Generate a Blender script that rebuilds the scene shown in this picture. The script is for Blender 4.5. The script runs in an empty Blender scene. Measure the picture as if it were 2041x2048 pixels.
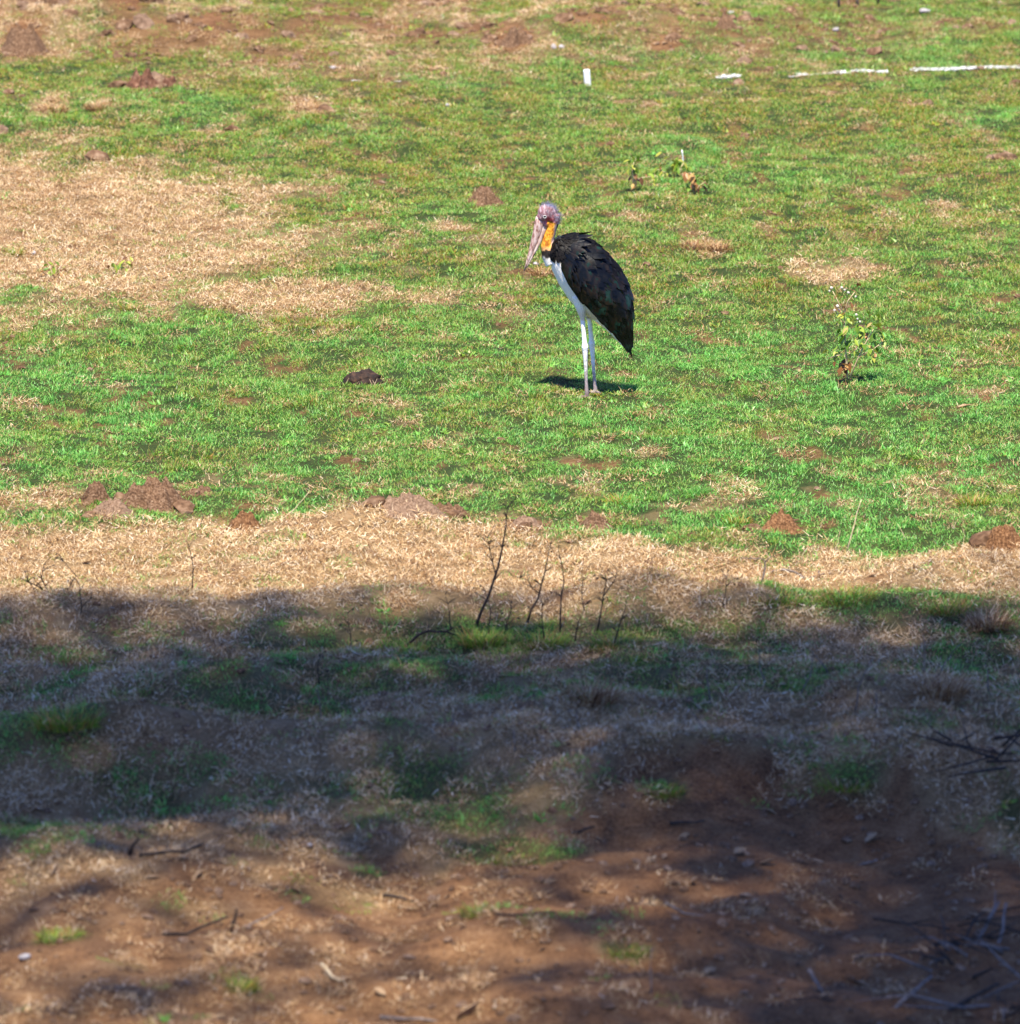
import bpy, math, random
import numpy as np
from mathutils import Vector, Matrix, Euler

random.seed(7)
rng = np.random.default_rng(11)
SC = bpy.context.scene
COL = SC.collection
R = math.radians

# ------------------------------------------------------------------ camera
F_PX = 13500.0                 # focal length in photograph pixels (2041 wide)
CAM = np.array((-0.459, -40.0, 8.502))
PITCH = R(12.963)
cam_d = bpy.data.cameras.new('camera')
cam = bpy.data.objects.new('camera', cam_d)
COL.objects.link(cam)
cam.location = CAM
cam.rotation_euler = (R(90) - PITCH, 0, 0)
cam_d.sensor_fit = 'HORIZONTAL'
cam_d.sensor_width = 36.0
cam_d.lens = F_PX / 2041.0 * 36.0
cam_d.clip_start = 0.5
cam_d.clip_end = 6000
cam_d.dof.use_dof = True
cam_d.dof.focus_distance = 40.9
cam_d.dof.aperture_fstop = 3.5
SC.camera = cam

# ------------------------------------------------------------------ sky, sun, exposure
SUN_EL = R(68)
SUN_H = Vector((-0.13, -0.99)).normalized()        # horizontal direction towards the sun
world = bpy.data.worlds.new('World')
SC.world = world
world.use_nodes = True
wn = world.node_tree.nodes
bg = wn['Background']
sky = wn.new('ShaderNodeTexSky')
sky.sky_type = 'NISHITA'
sky.sun_disc = False
sky.sun_elevation = SUN_EL
sky.ozone_density = 7.0
sky.sun_rotation = math.atan2(SUN_H.x, SUN_H.y)
wb = wn.new('ShaderNodeMix'); wb.data_type = 'RGBA'; wb.blend_type = 'MULTIPLY'
wb.inputs['Factor'].default_value = 1.0
wb.inputs['B'].default_value = (0.60, 0.73, 1.14, 1)          # the photograph's white balance is set for the warm sun
world.node_tree.links.new(sky.outputs[0], wb.inputs['A'])
world.node_tree.links.new(wb.outputs['Result'], bg.inputs[0])
bg.inputs[1].default_value = 0.115
sun_d = bpy.data.lights.new('sun', 'SUN')
sun_d.energy = 5.0
sun_d.angle = R(0.53)
sun_d.color = (1.0, 0.93, 0.80)
sun = bpy.data.objects.new('sun', sun_d)
COL.objects.link(sun)
sdir = Vector((SUN_H.x * math.cos(SUN_EL), SUN_H.y * math.cos(SUN_EL), math.sin(SUN_EL)))
sun.rotation_euler = sdir.to_track_quat('Z', 'Y').to_euler()
sun.location = sdir * 60
SC.view_settings.view_transform = 'Standard'
SC.view_settings.look = 'None'
SC.view_settings.gamma = 1.0
SC.view_settings.exposure = 1.2
SC.view_settings.use_curve_mapping = False
SC.cycles.max_bounces = 6
SC.cycles.transparent_max_bounces = 8

# ------------------------------------------------------------------ survey: where a spot of the field lies on the ground
def G(px, py):
    """photograph pixel -> ground point (x, y) on the level field"""
    a = PITCH + math.atan((py - 1024.0) / F_PX)
    d = CAM[2] / math.tan(a)
    zc = d * math.cos(PITCH) + CAM[2] * math.sin(PITCH)
    return (CAM[0] + (px - 1020.5) / F_PX * zc, CAM[1] + d)

def SCALE(py):
    """photograph pixels per metre across the view at that row"""
    a = PITCH + math.atan((py - 1024.0) / F_PX)
    d = CAM[2] / math.tan(a)
    return F_PX / (d * math.cos(PITCH) + CAM[2] * math.sin(PITCH))

# ------------------------------------------------------------------ noise (numpy)
_perm = np.random.default_rng(5).random((256, 256))
def vnoise(x, y, s=0):
    x = np.asarray(x, float) + s * 17.31; y = np.asarray(y, float) + s * 9.77
    xi = np.floor(x).astype(int); yi = np.floor(y).astype(int)
    fx = x - xi; fy = y - yi
    fx = fx * fx * (3 - 2 * fx); fy = fy * fy * (3 - 2 * fy)
    a = _perm[xi & 255, yi & 255]; b = _perm[(xi + 1) & 255, yi & 255]
    c = _perm[xi & 255, (yi + 1) & 255]; d = _perm[(xi + 1) & 255, (yi + 1) & 255]
    return (a * (1 - fx) + b * fx) * (1 - fy) + (c * (1 - fx) + d * fx) * fy
def fbm(x, y, s=0, o=4):
    v = 0; a = 0.5; t = 0
    for k in range(o):
        v = v + a * vnoise(np.asarray(x) * 2 ** k, np.asarray(y) * 2 ** k, s + k * 3); t += a; a *= 0.5
    return v / t
def sstep(e0, e1, v):
    t = np.clip((v - e0) / (e1 - e0), 0, 1)
    return t * t * (3 - 2 * t)

# ------------------------------------------------------------------ the field: relief and what grows where
def ell(lst):
    out = []
    for (cx, cy, rx, ry, st) in lst:
        x, y = G(cx, cy)
        out.append((x, y, rx / SCALE(cy), 0.5 * abs(G(cx, cy - ry)[1] - G(cx, cy + ry)[1]), st))
    return out
DRY = ell([(120, 455, 430, 150, .90), (330, 480, 260, 110, .82), (540, 590, 200, 30, .8), (800, 588, 150, 13, .5),
           (1000, 600, 60, 10, .3), (600, 470, 160, 26, .55), (60, 60, 140, 50, .6), (150, 30, 60, 40, .95), (620, 218, 34, 18, 1),
           (106, 212, 34, 20, .9), (200, 222, 40, 14, .6), (1410, 492, 50, 20, .8), (420, 70, 200, 30, .4), (880, 610, 60, 14, .5),
           (1640, 545, 60, 16, .7), (1720, 540, 50, 14, .6), (700, 130, 300, 30, .35), (60, 1010, 120, 30, .6),
           (420, 262, 50, 10, .6), (880, 455, 60, 12, .6), (740, 500, 90, 14, .5), (1950, 790, 60, 14, .5), (1200, 50, 200, 30, .3)])
SOIL = ell([(50, 85, 46, 26, 1), (90, 28, 90, 30, .8), (270, 45, 55, 22, 1), (420, 70, 50, 14, 1), (370, 75, 40, 12, .7), (620, 60, 60, 25, .8),
            (480, 75, 60, 18, .8), (960, 68, 60, 14, .9), (1030, 95, 50, 18, 1), (1250, 55, 80, 18, .8), (1170, 78, 60, 18, .9), (790, 50, 60, 18, .9), (860, 75, 70, 14, .8),
            (1330, 100, 40, 12, .9), (1350, 85, 60, 16, .6), (640, 118, 40, 8, .7), (540, 115, 40, 12, .7), (970, 392, 34, 16, .9), (850, 10, 150, 16, .7),
            (1520, 100, 50, 16, .7), (1600, 40, 60, 20, .6), (1640, 70, 50, 14, .8), (1740, 60, 60, 16, .6), (1960, 60, 90, 12, .5), (600, 15, 120, 18, .8), (1330, 15, 120, 18, .7),
            (310, 995, 70, 26, .8), (215, 1020, 60, 14, .8), (820, 1052, 80, 16, .9), (870, 1032, 60, 12, .8), (1050, 1058, 60, 14, .8), (1190, 1048, 50, 14, .8),
            (490, 1048, 40, 14, .8), (1570, 1040, 50, 12, .6), (2000, 1085, 60, 16, .8), (80, 1005, 60, 10, .6), (620, 1070, 80, 12, .4), (1400, 1075, 80, 10, .5),
            (290, 165, 60, 14, .9), (1690, 500, 50, 8, .5), (1560, 520, 60, 12, .35), (330, 845, 30, 8, .5), (1900, 345, 30, 10, .5), (1535, 875, 36, 8, .5)])
GREEN = ell([(1000, 1290, 170, 40, 1), (1250, 1300, 150, 38, .9), (1700, 1232, 220, 36, .9), (1950, 1255, 130, 50, .7), (780, 1285, 120, 28, .8),
             (500, 1410, 200, 34, .5), (110, 1560, 110, 40, .8), (900, 1640, 200, 40, .8), (1330, 1650, 60, 18, 1), (1690, 1625, 110, 22, .9), (1850, 1580, 60, 25, .7),
             (1040, 1715, 130, 16, .9), (130, 1690, 170, 40, .5), (960, 1850, 55, 14, .8), (1250, 1912, 65, 12, .9), (120, 1900, 70, 18, .9), (485, 1985, 34, 16, 1),
             (1800, 1390, 260, 60, .5), (1450, 1360, 250, 50, .45), (2020, 1680, 30, 20, .9), (650, 1790, 90, 20, .4), (600, 1640, 140, 25, .5), (730, 1745, 26, 9, .9),
             (300, 1110, 60, 10, .5), (560, 1090, 90, 10, .4), (1120, 1090, 100, 12, .4), (690, 1110, 60, 9, .4), (600, 1370, 260, 40, .4), (200, 1300, 200, 30, .35),
             (1150, 1400, 300, 36, .4), (350, 1840, 120, 14, .35), (230, 500, 26, 16, .5), (110, 520, 22, 12, .4), (420, 1625, 160, 20, .45), (260, 1960, 50, 16, .5)])
def blobs(lst, x, y, s):
    v = np.zeros_like(x)
    nz = fbm(x * 3.1, y * 1.6, s, 4) - 0.5
    for (cx, cy, rx, ry, st) in lst:
        r = np.sqrt(((x - cx) / rx) ** 2 + ((y - cy) / ry) ** 2)
        v = np.maximum(v, st * sstep(1.35, 0.55, r + 1.5 * nz))
    return v
def edge(pts):
    w = [G(*p) for p in pts]
    xs = np.array([p[0] for p in w]); ys = np.array([p[1] for p in w])
    o = np.argsort(xs)
    return xs[o], ys[o]
E_BAND = edge([(0, 1078), (200, 1066), (400, 1046), (600, 1042), (800, 1050), (1000, 1058), (1200, 1080), (1500, 1100), (1700, 1108), (1850, 1098), (2041, 1088)])
E_MIX = edge([(0, 1500), (300, 1530), (700, 1520), (1100, 1560), (1400, 1580), (1700, 1560), (2041, 1600)])
E_SOIL = edge([(0, 1790), (300, 1760), (600, 1730), (900, 1720), (1150, 1690), (1280, 1640), (1500, 1650), (1700, 1650), (1900, 1650), (2041, 1700)])
Y_TOP = G(1020, 150)[1]
def fields(x, y):
    x = np.asarray(x, float); y = np.asarray(y, float)
    n1 = fbm(x * 1.1, y * 0.8, 21, 4) - 0.5
    n2 = fbm(x * 3.5, y * 2.2, 31, 4) - 0.5
    band = sstep(0.25, -0.25, y - np.interp(x, *E_BAND) + 1.3 * n2)
    mix = sstep(0.5, -0.5, y - np.interp(x, *E_MIX) + 2.5 * n1)
    soil0 = sstep(0.35, -0.35, y - np.interp(x, *E_SOIL) + 1.6 * n2 + 1.2 * n1)
    soil0 = soil0 * np.interp(x, [-2.6, -.2, .6], [.86, .94, 1.0])
    top = sstep(-1.5, 2.5, y - Y_TOP + 3 * n1) * sstep(3.2, -0.5, x * 0.75 + 3 * n1)
    dry = np.maximum(blobs(DRY, x, y, 40), 0.92 * band)
    dry = np.maximum(dry, 0.55 * top * sstep(0.45, 0.6, fbm(x * 1.6, y * 0.9, 51)))
    # loose straw flecks through the green sward
    dry = np.maximum(dry, 0.45 * sstep(0.60, 0.72, fbm(x * 5.5, y * 3.4, 61)) * sstep(.42, .6, fbm(x * .8, y * .6, 63)))
    g = blobs(GREEN, x, y, 70)
    g = np.maximum(g, .75 * sstep(-5.4, -6.2, y) * sstep(.50, .60, fbm(x * 1.7, y * 1.2, 73)) * (1 - soil0))
    dry = dry * (1 - 0.95 * g)
    soil = np.maximum(blobs(SOIL, x, y, 80), soil0)
    soil = np.maximum(soil, 0.9 * top * sstep(0.50, 0.60, fbm(x * 1.3, y * 0.8, 91)))
    soil = np.maximum(soil, 0.38 * mix * sstep(0.40, 0.62, fbm(x * 1.9, y * 1.3, 95)))
    soil = np.maximum(soil, 0.7 * sstep(0.665, 0.75, fbm(x * 5.5, y * 3.2, 99)))
    soil = soil * (1 - 0.9 * g)
    foot = np.exp(-(((x + .05) / .65) ** 2 + ((y - .05) / .75) ** 2))
    soil = soil * (1 - foot); dry = dry * (1 - foot)
    lush = sstep(0.36, 0.64, fbm(x * 0.75, y * 0.42, 111, 4))
    return dry, soil, lush, g
HUMPS = [(*G(1500, 1600), 1.3, .45, .07), (*G(850, 1580), .9, .35, .07), (*G(350, 1545), .7, .35, .08), (*G(1330, 1660), .5, .3, .06), (*G(1700, 1420), .9, .4, .07), (*G(250, 1240), 1.1, .35, .05), (*G(1250, 1230), .35, .2, .07), (*G(800, 1230), .5, .25, .06), (*G(2000, 1170), .7, .4, .08), (*G(600, 1150), .5, .25, .07), (*G(850, 1400), .8, .3, -.05), (*G(1300, 1420), .8, .3, -.05), (*G(500, 1470), .9, .3, -.06), (*G(1500, 1520), .8, .3, -.06),
         (*G(1180, 1500), .9, .55, .16), (*G(1880, 1510), .8, .7, .17), (*G(110, 1560), .7, .5, .14), (*G(700, 1560), 1.2, .6, .08),
         (*G(1000, 1400), 1.5, .7, .06), (*G(450, 1400), 1.2, .5, .09), (*G(750, 1060), .5, .25, .07), (*G(1500, 1240), .9, .4, .06),
         (*G(130, 1790), .6, .5, .08), (*G(2000, 1650), .5, .4, .10), (*G(100, 40), .8, .8, .12), (*G(450, 60), .9, .9, .1), (*G(1250, 70), 1., .9, .1)]
def H(x, y):
    x = np.asarray(x, float); y = np.asarray(y, float)
    h = 0.13 * (fbm(x * 0.55, y * 0.5, 1, 3) - 0.5) + 0.10 * (fbm(x * 1.9, y * 1.7, 2, 3) - 0.5) + 0.022 * (vnoise(x * 4.5, y * 4.5, 3) - 0.5)
    h = h * (1 - .75 * np.exp(-((y - G(1700, 143)[1]) / 1.3) ** 2))
    h = h * (1 - 0.85 * np.exp(-((x / .5) ** 2 + (y / .5) ** 2)))
    for (cx, cy, rx, ry, a) in HUMPS:
        h = h + 1.8 * a * np.exp(-(((x - cx) / rx) ** 2 + ((y - cy) / ry) ** 2))
    e_ = np.interp(x, *E_SOIL); near_ = sstep(-4.8, -6.5, y)
    h = h + .10 * (.5 + vnoise(x * 1.1, y * .3, 41)) * np.exp(-((y - e_ - .45) / .42) ** 2) + near_ * (.13 * (fbm(x * 1.4, y * 1.7, 43, 2) - .5) + .06 * (vnoise(x * 3.6, y * 4.0, 44) - .5))
    far = np.exp(-(np.maximum(0, np.hypot(x, y - 2) - 45) / 25) ** 2)
    return h * far
def lie(x, y, rs, sig):
    """rotation of scattered pieces: any heading, tilted with the slope they stand on"""
    e = .04; gx_ = (H(x + e, y) - H(x - e, y)) / (2 * e); gy_ = (H(x, y + e) - H(x, y - e)) / (2 * e)
    w = rs.uniform(0, 6.283, len(x)); c, n_ = np.cos(w), np.sin(w)
    return np.stack([np.arctan(-gx_ * n_ + gy_ * c) + rs.normal(0, sig, len(x)), -np.arctan(gx_ * c + gy_ * n_) + rs.normal(0, sig, len(x)), w], 1)
def Hs(x, y):
    return float(H(np.array([x]), np.array([y]))[0])
def spot(px, py, dz=0.0):
    x, y = G(px, py)
    return Vector((x, y, Hs(x, y) + dz))

# ------------------------------------------------------------------ mesh and object helpers
def mesh_obj(name, v, f, mat, parent=None, smooth=True, loc=None, rot=None):
    me = bpy.data.meshes.new(name)
    me.from_pydata([tuple(map(float, p)) for p in v], [], [tuple(int(i) for i in q) for q in f])
    if smooth:
        me.polygons.foreach_set('use_smooth', [True] * len(me.polygons))
    if mat: me.materials.append(mat)
    me.update()
    o = bpy.data.objects.new(name, me)
    COL.objects.link(o)
    if parent: o.parent = parent
    if loc is not None: o.location = loc
    if rot is not None: o.rotation_euler = rot
    return o
def share(name, me, parent, loc, rot, scl=1.0):
    o = bpy.data.objects.new(name, me)
    COL.objects.link(o)
    o.parent = parent; o.location = loc; o.rotation_euler = rot
    o.scale = (scl,) * 3 if np.isscalar(scl) else scl
    return o
def empty(name, loc, rz=0):
    o = bpy.data.objects.new(name, None)
    COL.objects.link(o); o.location = loc; o.rotation_euler = (0, 0, rz)
    o.empty_display_size = 0.1
    return o
def tag(o, label=None, cat=None, group=None, kind=None):
    if label: o['label'] = label
    if cat: o['category'] = cat
    if group: o['group'] = group
    if kind: o['kind'] = kind
    return o
def tube(pts, rad, n=7, cap=True):
    """tapered tube along points: vertices, faces"""
    pts = [Vector(p) for p in pts]
    v = []; f = []
    up = Vector((0, 0, 1))
    t0 = (pts[1] - pts[0]).normalized()
    side = t0.cross(up)
    if side.length < 1e-3: side = Vector((1, 0, 0))
    side.normalize()
    for i, p in enumerate(pts):
        t = (pts[min(i + 1, len(pts) - 1)] - pts[max(i - 1, 0)]).normalized()
        side = (side - t * side.dot(t)).normalized()
        o = t.cross(side)
        r = rad[i] if hasattr(rad, '__len__') else rad
        for k in range(n):
            a = 2 * math.pi * k / n
            v.append(p + side * (r * math.cos(a)) + o * (r * math.sin(a)))
    for i in range(len(pts) - 1):
        for k in range(n):
            k2 = (k + 1) % n
            f.append((i * n + k, i * n + k2, (i + 1) * n + k2, (i + 1) * n + k))
    if cap:
        f.append(tuple(range(n - 1, -1, -1)))
        f.append(tuple((len(pts) - 1) * n + k for k in range(n)))
    return v, f
class MB:
    def __init__(s): s.v = []; s.f = []
    def add(s, vf):
        b = len(s.v); s.v += list(vf[0]); s.f += [tuple(i + b for i in q) for q in vf[1]]
        return s
    def tube(s, *a, **k): return s.add(tube(*a, **k))

# ------------------------------------------------------------------ materials
def mat(name):
    m = bpy.data.materials.new(name); m.use_nodes = True
    nt = m.node_tree
    for n in list(nt.nodes): nt.nodes.remove(n)
    out = nt.nodes.new('ShaderNodeOutputMaterial')
    return m, nt, out
def N(nt, typ, **kw):
    n = nt.nodes.new(typ)
    for k, val in kw.items(): setattr(n, k, val)
    return n
def ramp(nt, stops, interp='LINEAR'):
    n = nt.nodes.new('ShaderNodeValToRGB')
    cr = n.color_ramp; cr.interpolation = interp
    while len(cr.elements) > 1: cr.elements.remove(cr.elements[-1])
    cr.elements[0].position = stops[0][0]; cr.elements[0].color = (*stops[0][1], 1)
    for p, c in stops[1:]:
        e = cr.elements.new(p); e.color = (*c, 1)
    return n
def noise_mat(name, stops, scale=20, rough=0.8, bump=0.0, detail=5, stretch=(1, 1, 1), spec=0.3, seed=0.0):
    m, nt, out = mat(name)
    L = nt.links.new
    p = N(nt, 'ShaderNodeBsdfPrincipled')
    tc = N(nt, 'ShaderNodeTexCoord'); mp = N(nt, 'ShaderNodeMapping')
    mp.inputs['Scale'].default_value = stretch; mp.inputs['Location'].default_value = (seed, seed * 1.7, 0)
    nz = N(nt, 'ShaderNodeTexNoise'); nz.inputs['Scale'].default_value = scale; nz.inputs['Detail'].default_value = detail
    L(tc.outputs['Object'], mp.inputs[0]); L(mp.outputs[0], nz.inputs['Vector'])
    cr = ramp(nt, stops); L(nz.outputs['Fac'], cr.inputs[0]); L(cr.outputs[0], p.inputs['Base Color'])
    p.inputs['Roughness'].default_value = rough; p.inputs['Specular IOR Level'].default_value = spec
    if bump:
        b = N(nt, 'ShaderNodeBump'); b.inputs['Strength'].default_value = bump; b.inputs['Distance'].default_value = 0.01
        L(nz.outputs['Fac'], b.inputs['Height']); L(b.outputs[0], p.inputs['Normal'])
    L(p.outputs[0], out.inputs[0])
    return m
def blade_mat(name, lush_stops, dull_stops, transl=0.35, gloss=0.06):
    """blade colour: one value per blade (bt) on two ramps, mixed by the tuft's own tint"""
    m, nt, out = mat(name); L = nt.links.new
    bt = N(nt, 'ShaderNodeAttribute', attribute_name='bt', attribute_type='GEOMETRY')
    ti = N(nt, 'ShaderNodeAttribute', attribute_name='tint', attribute_type='INSTANCER')
    a = ramp(nt, lush_stops); b = ramp(nt, dull_stops)
    L(bt.outputs['Fac'], a.inputs[0]); L(bt.outputs['Fac'], b.inputs[0])
    mx = N(nt, 'ShaderNodeMix', data_type='RGBA')
    L(ti.outputs['Fac'], mx.inputs['Factor']); L(b.outputs[0], mx.inputs['A']); L(a.outputs[0], mx.inputs['B'])
    d = N(nt, 'ShaderNodeBsdfDiffuse'); t = N(nt, 'ShaderNodeBsdfTranslucent'); g = N(nt, 'ShaderNodeBsdfGlossy')
    g.inputs['Roughness'].default_value = 0.45; g.inputs['Color'].default_value = (.9, .9, .9, 1)
    m1 = N(nt, 'ShaderNodeMixShader'); m2 = N(nt, 'ShaderNodeMixShader')
    m1.inputs[0].default_value = transl; m2.inputs[0].default_value = gloss
    L(mx.outputs['Result'], d.inputs[0]); L(mx.outputs['Result'], t.inputs[0])
    L(d.outputs[0], m1.inputs[1]); L(t.outputs[0], m1.inputs[2]); L(m1.outputs[0], m2.inputs[1]); L(g.outputs[0], m2.inputs[2])
    L(m2.outputs[0], out.inputs[0])
    return m
def leaf_mat(name, stops, transl=0.3, rough=0.45):
    m, nt, out = mat(name); L = nt.links.new
    oi = N(nt, 'ShaderNodeObjectInfo'); cr = ramp(nt, stops); L(oi.outputs['Random'], cr.inputs[0])
    p = N(nt, 'ShaderNodeBsdfPrincipled'); t = N(nt, 'ShaderNodeBsdfTranslucent'); mx = N(nt, 'ShaderNodeMixShader')
    L(cr.outputs[0], p.inputs['Base Color']); L(cr.outputs[0], t.inputs[0])
    p.inputs['Roughness'].default_value = rough; p.inputs['Specular IOR Level'].default_value = .35
    mx.inputs[0].default_value = transl
    L(p.outputs[0], mx.inputs[1]); L(t.outputs[0], mx.inputs[2]); L(mx.outputs[0], out.inputs[0])
    return m

def ground_mat():
    m, nt, out = mat('field_ground'); L = nt.links.new
    geo = N(nt, 'ShaderNodeNewGeometry')
    def nz(sc, det=6, rough=.6):
        n = N(nt, 'ShaderNodeTexNoise'); n.inputs['Scale'].default_value = sc; n.inputs['Detail'].default_value = det
        n.inputs['Roughness'].default_value = rough
        L(geo.outputs['Position'], n.inputs['Vector']); return n
    a = nz(9); b = nz(60, 4); c = nz(3.2)
    soil = ramp(nt, [(.36, (.045, .020, .010)), (.49, (.14, .066, .028)), (.58, (.20, .105, .048)), (.68, (.31, .19, .10))])
    dry = ramp(nt, [(.30, (.10, .055, .025)), (.5, (.24, .155, .075)), (.7, (.38, .27, .15))])
    grn = ramp(nt, [(.3, (.012, .02, .006)), (.5, (.03, .045, .012)), (.7, (.07, .06, .022))])
    mixn = N(nt, 'ShaderNodeMath', operation='MULTIPLY_ADD')
    L(b.outputs['Fac'], mixn.inputs[0]); mixn.inputs[1].default_value = .42
    h = N(nt, 'ShaderNodeMath', operation='MULTIPLY'); h.inputs[1].default_value = .30
    L(a.outputs['Fac'], h.inputs[0])
    h2 = N(nt, 'ShaderNodeMath', operation='MULTIPLY_ADD'); h2.inputs[1].default_value = .28
    L(c.outputs['Fac'], h2.inputs[0]); L(h.outputs[0], h2.inputs[2]); L(h2.outputs[0], mixn.inputs[2])
    for r in (soil, dry, grn): L(mixn.outputs[0], r.inputs[0])
    ad = N(nt, 'ShaderNodeAttribute', attribute_name='dry'); as_ = N(nt, 'ShaderNodeAttribute', attribute_name='soil')
    m1 = N(nt, 'ShaderNodeMix', data_type='RGBA'); m2 = N(nt, 'ShaderNodeMix', data_type='RGBA')
    L(ad.outputs['Fac'], m1.inputs['Factor']); L(grn.outputs[0], m1.inputs['A']); L(dry.outputs[0], m1.inputs['B'])
    L(as_.outputs['Fac'], m2.inputs['Factor']); L(m1.outputs['Result'], m2.inputs['A']); L(soil.outputs[0], m2.inputs['B'])
    p = N(nt, 'ShaderNodeBsdfPrincipled'); p.inputs['Roughness'].default_value = .95; p.inputs['Specular IOR Level'].default_value = .1
    L(m2.outputs['Result'], p.inputs['Base Color'])
    bu = N(nt, 'ShaderNodeBump'); bu.inputs['Strength'].default_value = .9; bu.inputs['Distance'].default_value = .02
    L(b.outputs['Fac'], bu.inputs['Height']); L(bu.outputs[0], p.inputs['Normal'])
    L(p.outputs[0], out.inputs[0])
    return m
M_GROUND = ground_mat()
M_GREEN = blade_mat('green_blades',
    [(0, (.045, .17, .022)), (.35, (.095, .33, .045)), (.65, (.16, .45, .07)), (.90, (.25, .51, .09)), (.97, (.36, .32, .09)), (1, (.5, .44, .22))],
    [(0, (.05, .11, .010)), (.26, (.13, .27, .016)), (.54, (.23, .34, .025)), (.68, (.34, .27, .035)), (.82, (.36, .14, .035)), (.94, (.46, .26, .08)), (1, (.60, .46, .24))], transl=.32, gloss=.03)
M_DRY = blade_mat('dry_blades',
    [(0, (.18, .085, .035)), (.3, (.38, .22, .085)), (.6, (.64, .46, .23)), (.85, (.80, .64, .41)), (1, (.88, .80, .64))],
    [(0, (.09, .035, .014)), (.3, (.22, .10, .04)), (.6, (.38, .21, .08)), (.85, (.54, .36, .17)), (1, (.64, .51, .32))], transl=.2, gloss=.02)
M_CHALKBLADE = blade_mat('chalked_blades', [(0, (.62, .61, .57)), (1, (.78, .77, .74))], [(0, (.48, .47, .42)), (1, (.74, .73, .7))], transl=.1)
M_SOIL = noise_mat('loose_soil', [(.30, (.05, .026, .015)), (.5, (.125, .070, .038)), (.62, (.18, .11, .065)), (.75, (.27, .185, .115))], 80, .95, .8, spec=.1)
M_SOILPALE = noise_mat('pale_soil', [(.30, (.08, .05, .03)), (.5, (.17, .105, .066)), (.68, (.25, .17, .11))], 80, .95, .8, spec=.1)
M_DARKSOIL = noise_mat('dark_dung', [(.3, (.008, .005, .003)), (.55, (.028, .014, .008)), (.75, (.08, .04, .02))], 35, .8, .9, spec=.3)
M_TWIG = noise_mat('dark_twig_bark', [(.3, (.018, .013, .010)), (.6, (.05, .035, .026)), (.8, (.10, .075, .055))], 60, .9, .4, spec=.2)
M_STICK = noise_mat('grey_stick_bark', [(.3, (.09, .07, .055)), (.6, (.19, .15, .125)), (.8, (.32, .27, .23))], 50, .9, .4, spec=.2)
M_STRAW = noise_mat('straw_stalk', [(.3, (.38, .27, .13)), (.6, (.58, .46, .28)), (.8, (.70, .60, .42))], 60, .7, .1, spec=.3)
M_WHITE = noise_mat('white_paint', [(.25, (.62, .61, .57)), (.42, (.80, .79, .76)), (.7, (.84, .84, .82))], 25, .6, .15, spec=.3)
M_STONE = noise_mat('pale_stone', [(.3, (.22, .19, .17)), (.6, (.38, .35, .33)), (.8, (.56, .54, .53))], 40, .85, .4, spec=.2)
M_DEADLEAF = noise_mat('dead_leaf', [(.3, (.15, .08, .04)), (.55, (.30, .20, .11)), (.8, (.46, .36, .24))], 60, .8, .2, spec=.2)
M_BARK = noise_mat('tree_bark', [(.3, (.07, .05, .035)), (.6, (.16, .12, .09)), (.8, (.24, .19, .15))], 8, .95, .8, stretch=(1, 1, .25), spec=.1)
M_LEAF = leaf_mat('weed_leaf', [(0, (.07, .15, .012)), (.35, (.15, .26, .02)), (.7, (.27, .36, .04)), (1, (.42, .38, .06))])
M_LEAFDRY = leaf_mat('withered_weed_leaf', [(0, (.10, .04, .015)), (.4, (.24, .10, .03)), (.8, (.40, .22, .07)), (1, (.50, .36, .12))])
M_STEMG = noise_mat('weed_stem', [(.3, (.30, .20, .10)), (.7, (.55, .44, .26))], 40, .7, .1)
M_FLOWER = noise_mat('flower_heads', [(.3, (.28, .22, .14)), (.55, (.50, .45, .38)), (.8, (.72, .70, .66))], 150, .8, .1)

# ------------------------------------------------------------------ ground sheet (one sheet out to the horizon)
def axis(fine0, fine1, step, lo, hi):
    a = list(np.arange(fine0, fine1 + 1e-6, step))
    g = step; p = fine0; left = []
    while p > lo: g *= 1.35; p -= g; left.append(p)
    g = step; p = fine1; right = []
    while p < hi: g *= 1.35; p += g; right.append(p)
    return np.array(left[::-1] + a + right)
gx = axis(-8.0, 7.5, 0.05, -2500, 2500); gy = axis(-15.5, 23.0, 0.05, -2500, 2500)
X, Y = np.meshgrid(gx, gy)
xf, yf = X.ravel(), Y.ravel()
zf = H(xf, yf)
nx, ny = len(gx), len(gy)
ii = (np.arange(ny - 1)[:, None] * nx + np.arange(nx - 1)[None, :]).ravel()
faces = np.stack([ii, ii + 1, ii + nx + 1, ii + nx], 1)
me = bpy.data.meshes.new('ground')
me.vertices.add(len(xf)); me.vertices.foreach_set('co', np.stack([xf, yf, zf], 1).ravel())
me.loops.add(faces.size); me.loops.foreach_set('vertex_index', faces.ravel())
me.polygons.add(len(faces)); me.polygons.foreach_set('loop_start', np.arange(len(faces)) * 4)
me.polygons.foreach_set('use_smooth', np.ones(len(faces), bool))
me.update(); me.validate()
fd, fs, fl, fg = fields(xf, yf)
for nm, val in (('dry', fd), ('soil', fs)):
    at = me.attributes.new(nm, 'FLOAT', 'POINT'); at.data.foreach_set('value', val.astype(np.float32))
me.materials.append(M_GROUND)
ground = bpy.data.objects.new('ground', me); COL.objects.link(ground)
tag(ground, kind='structure')

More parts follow.
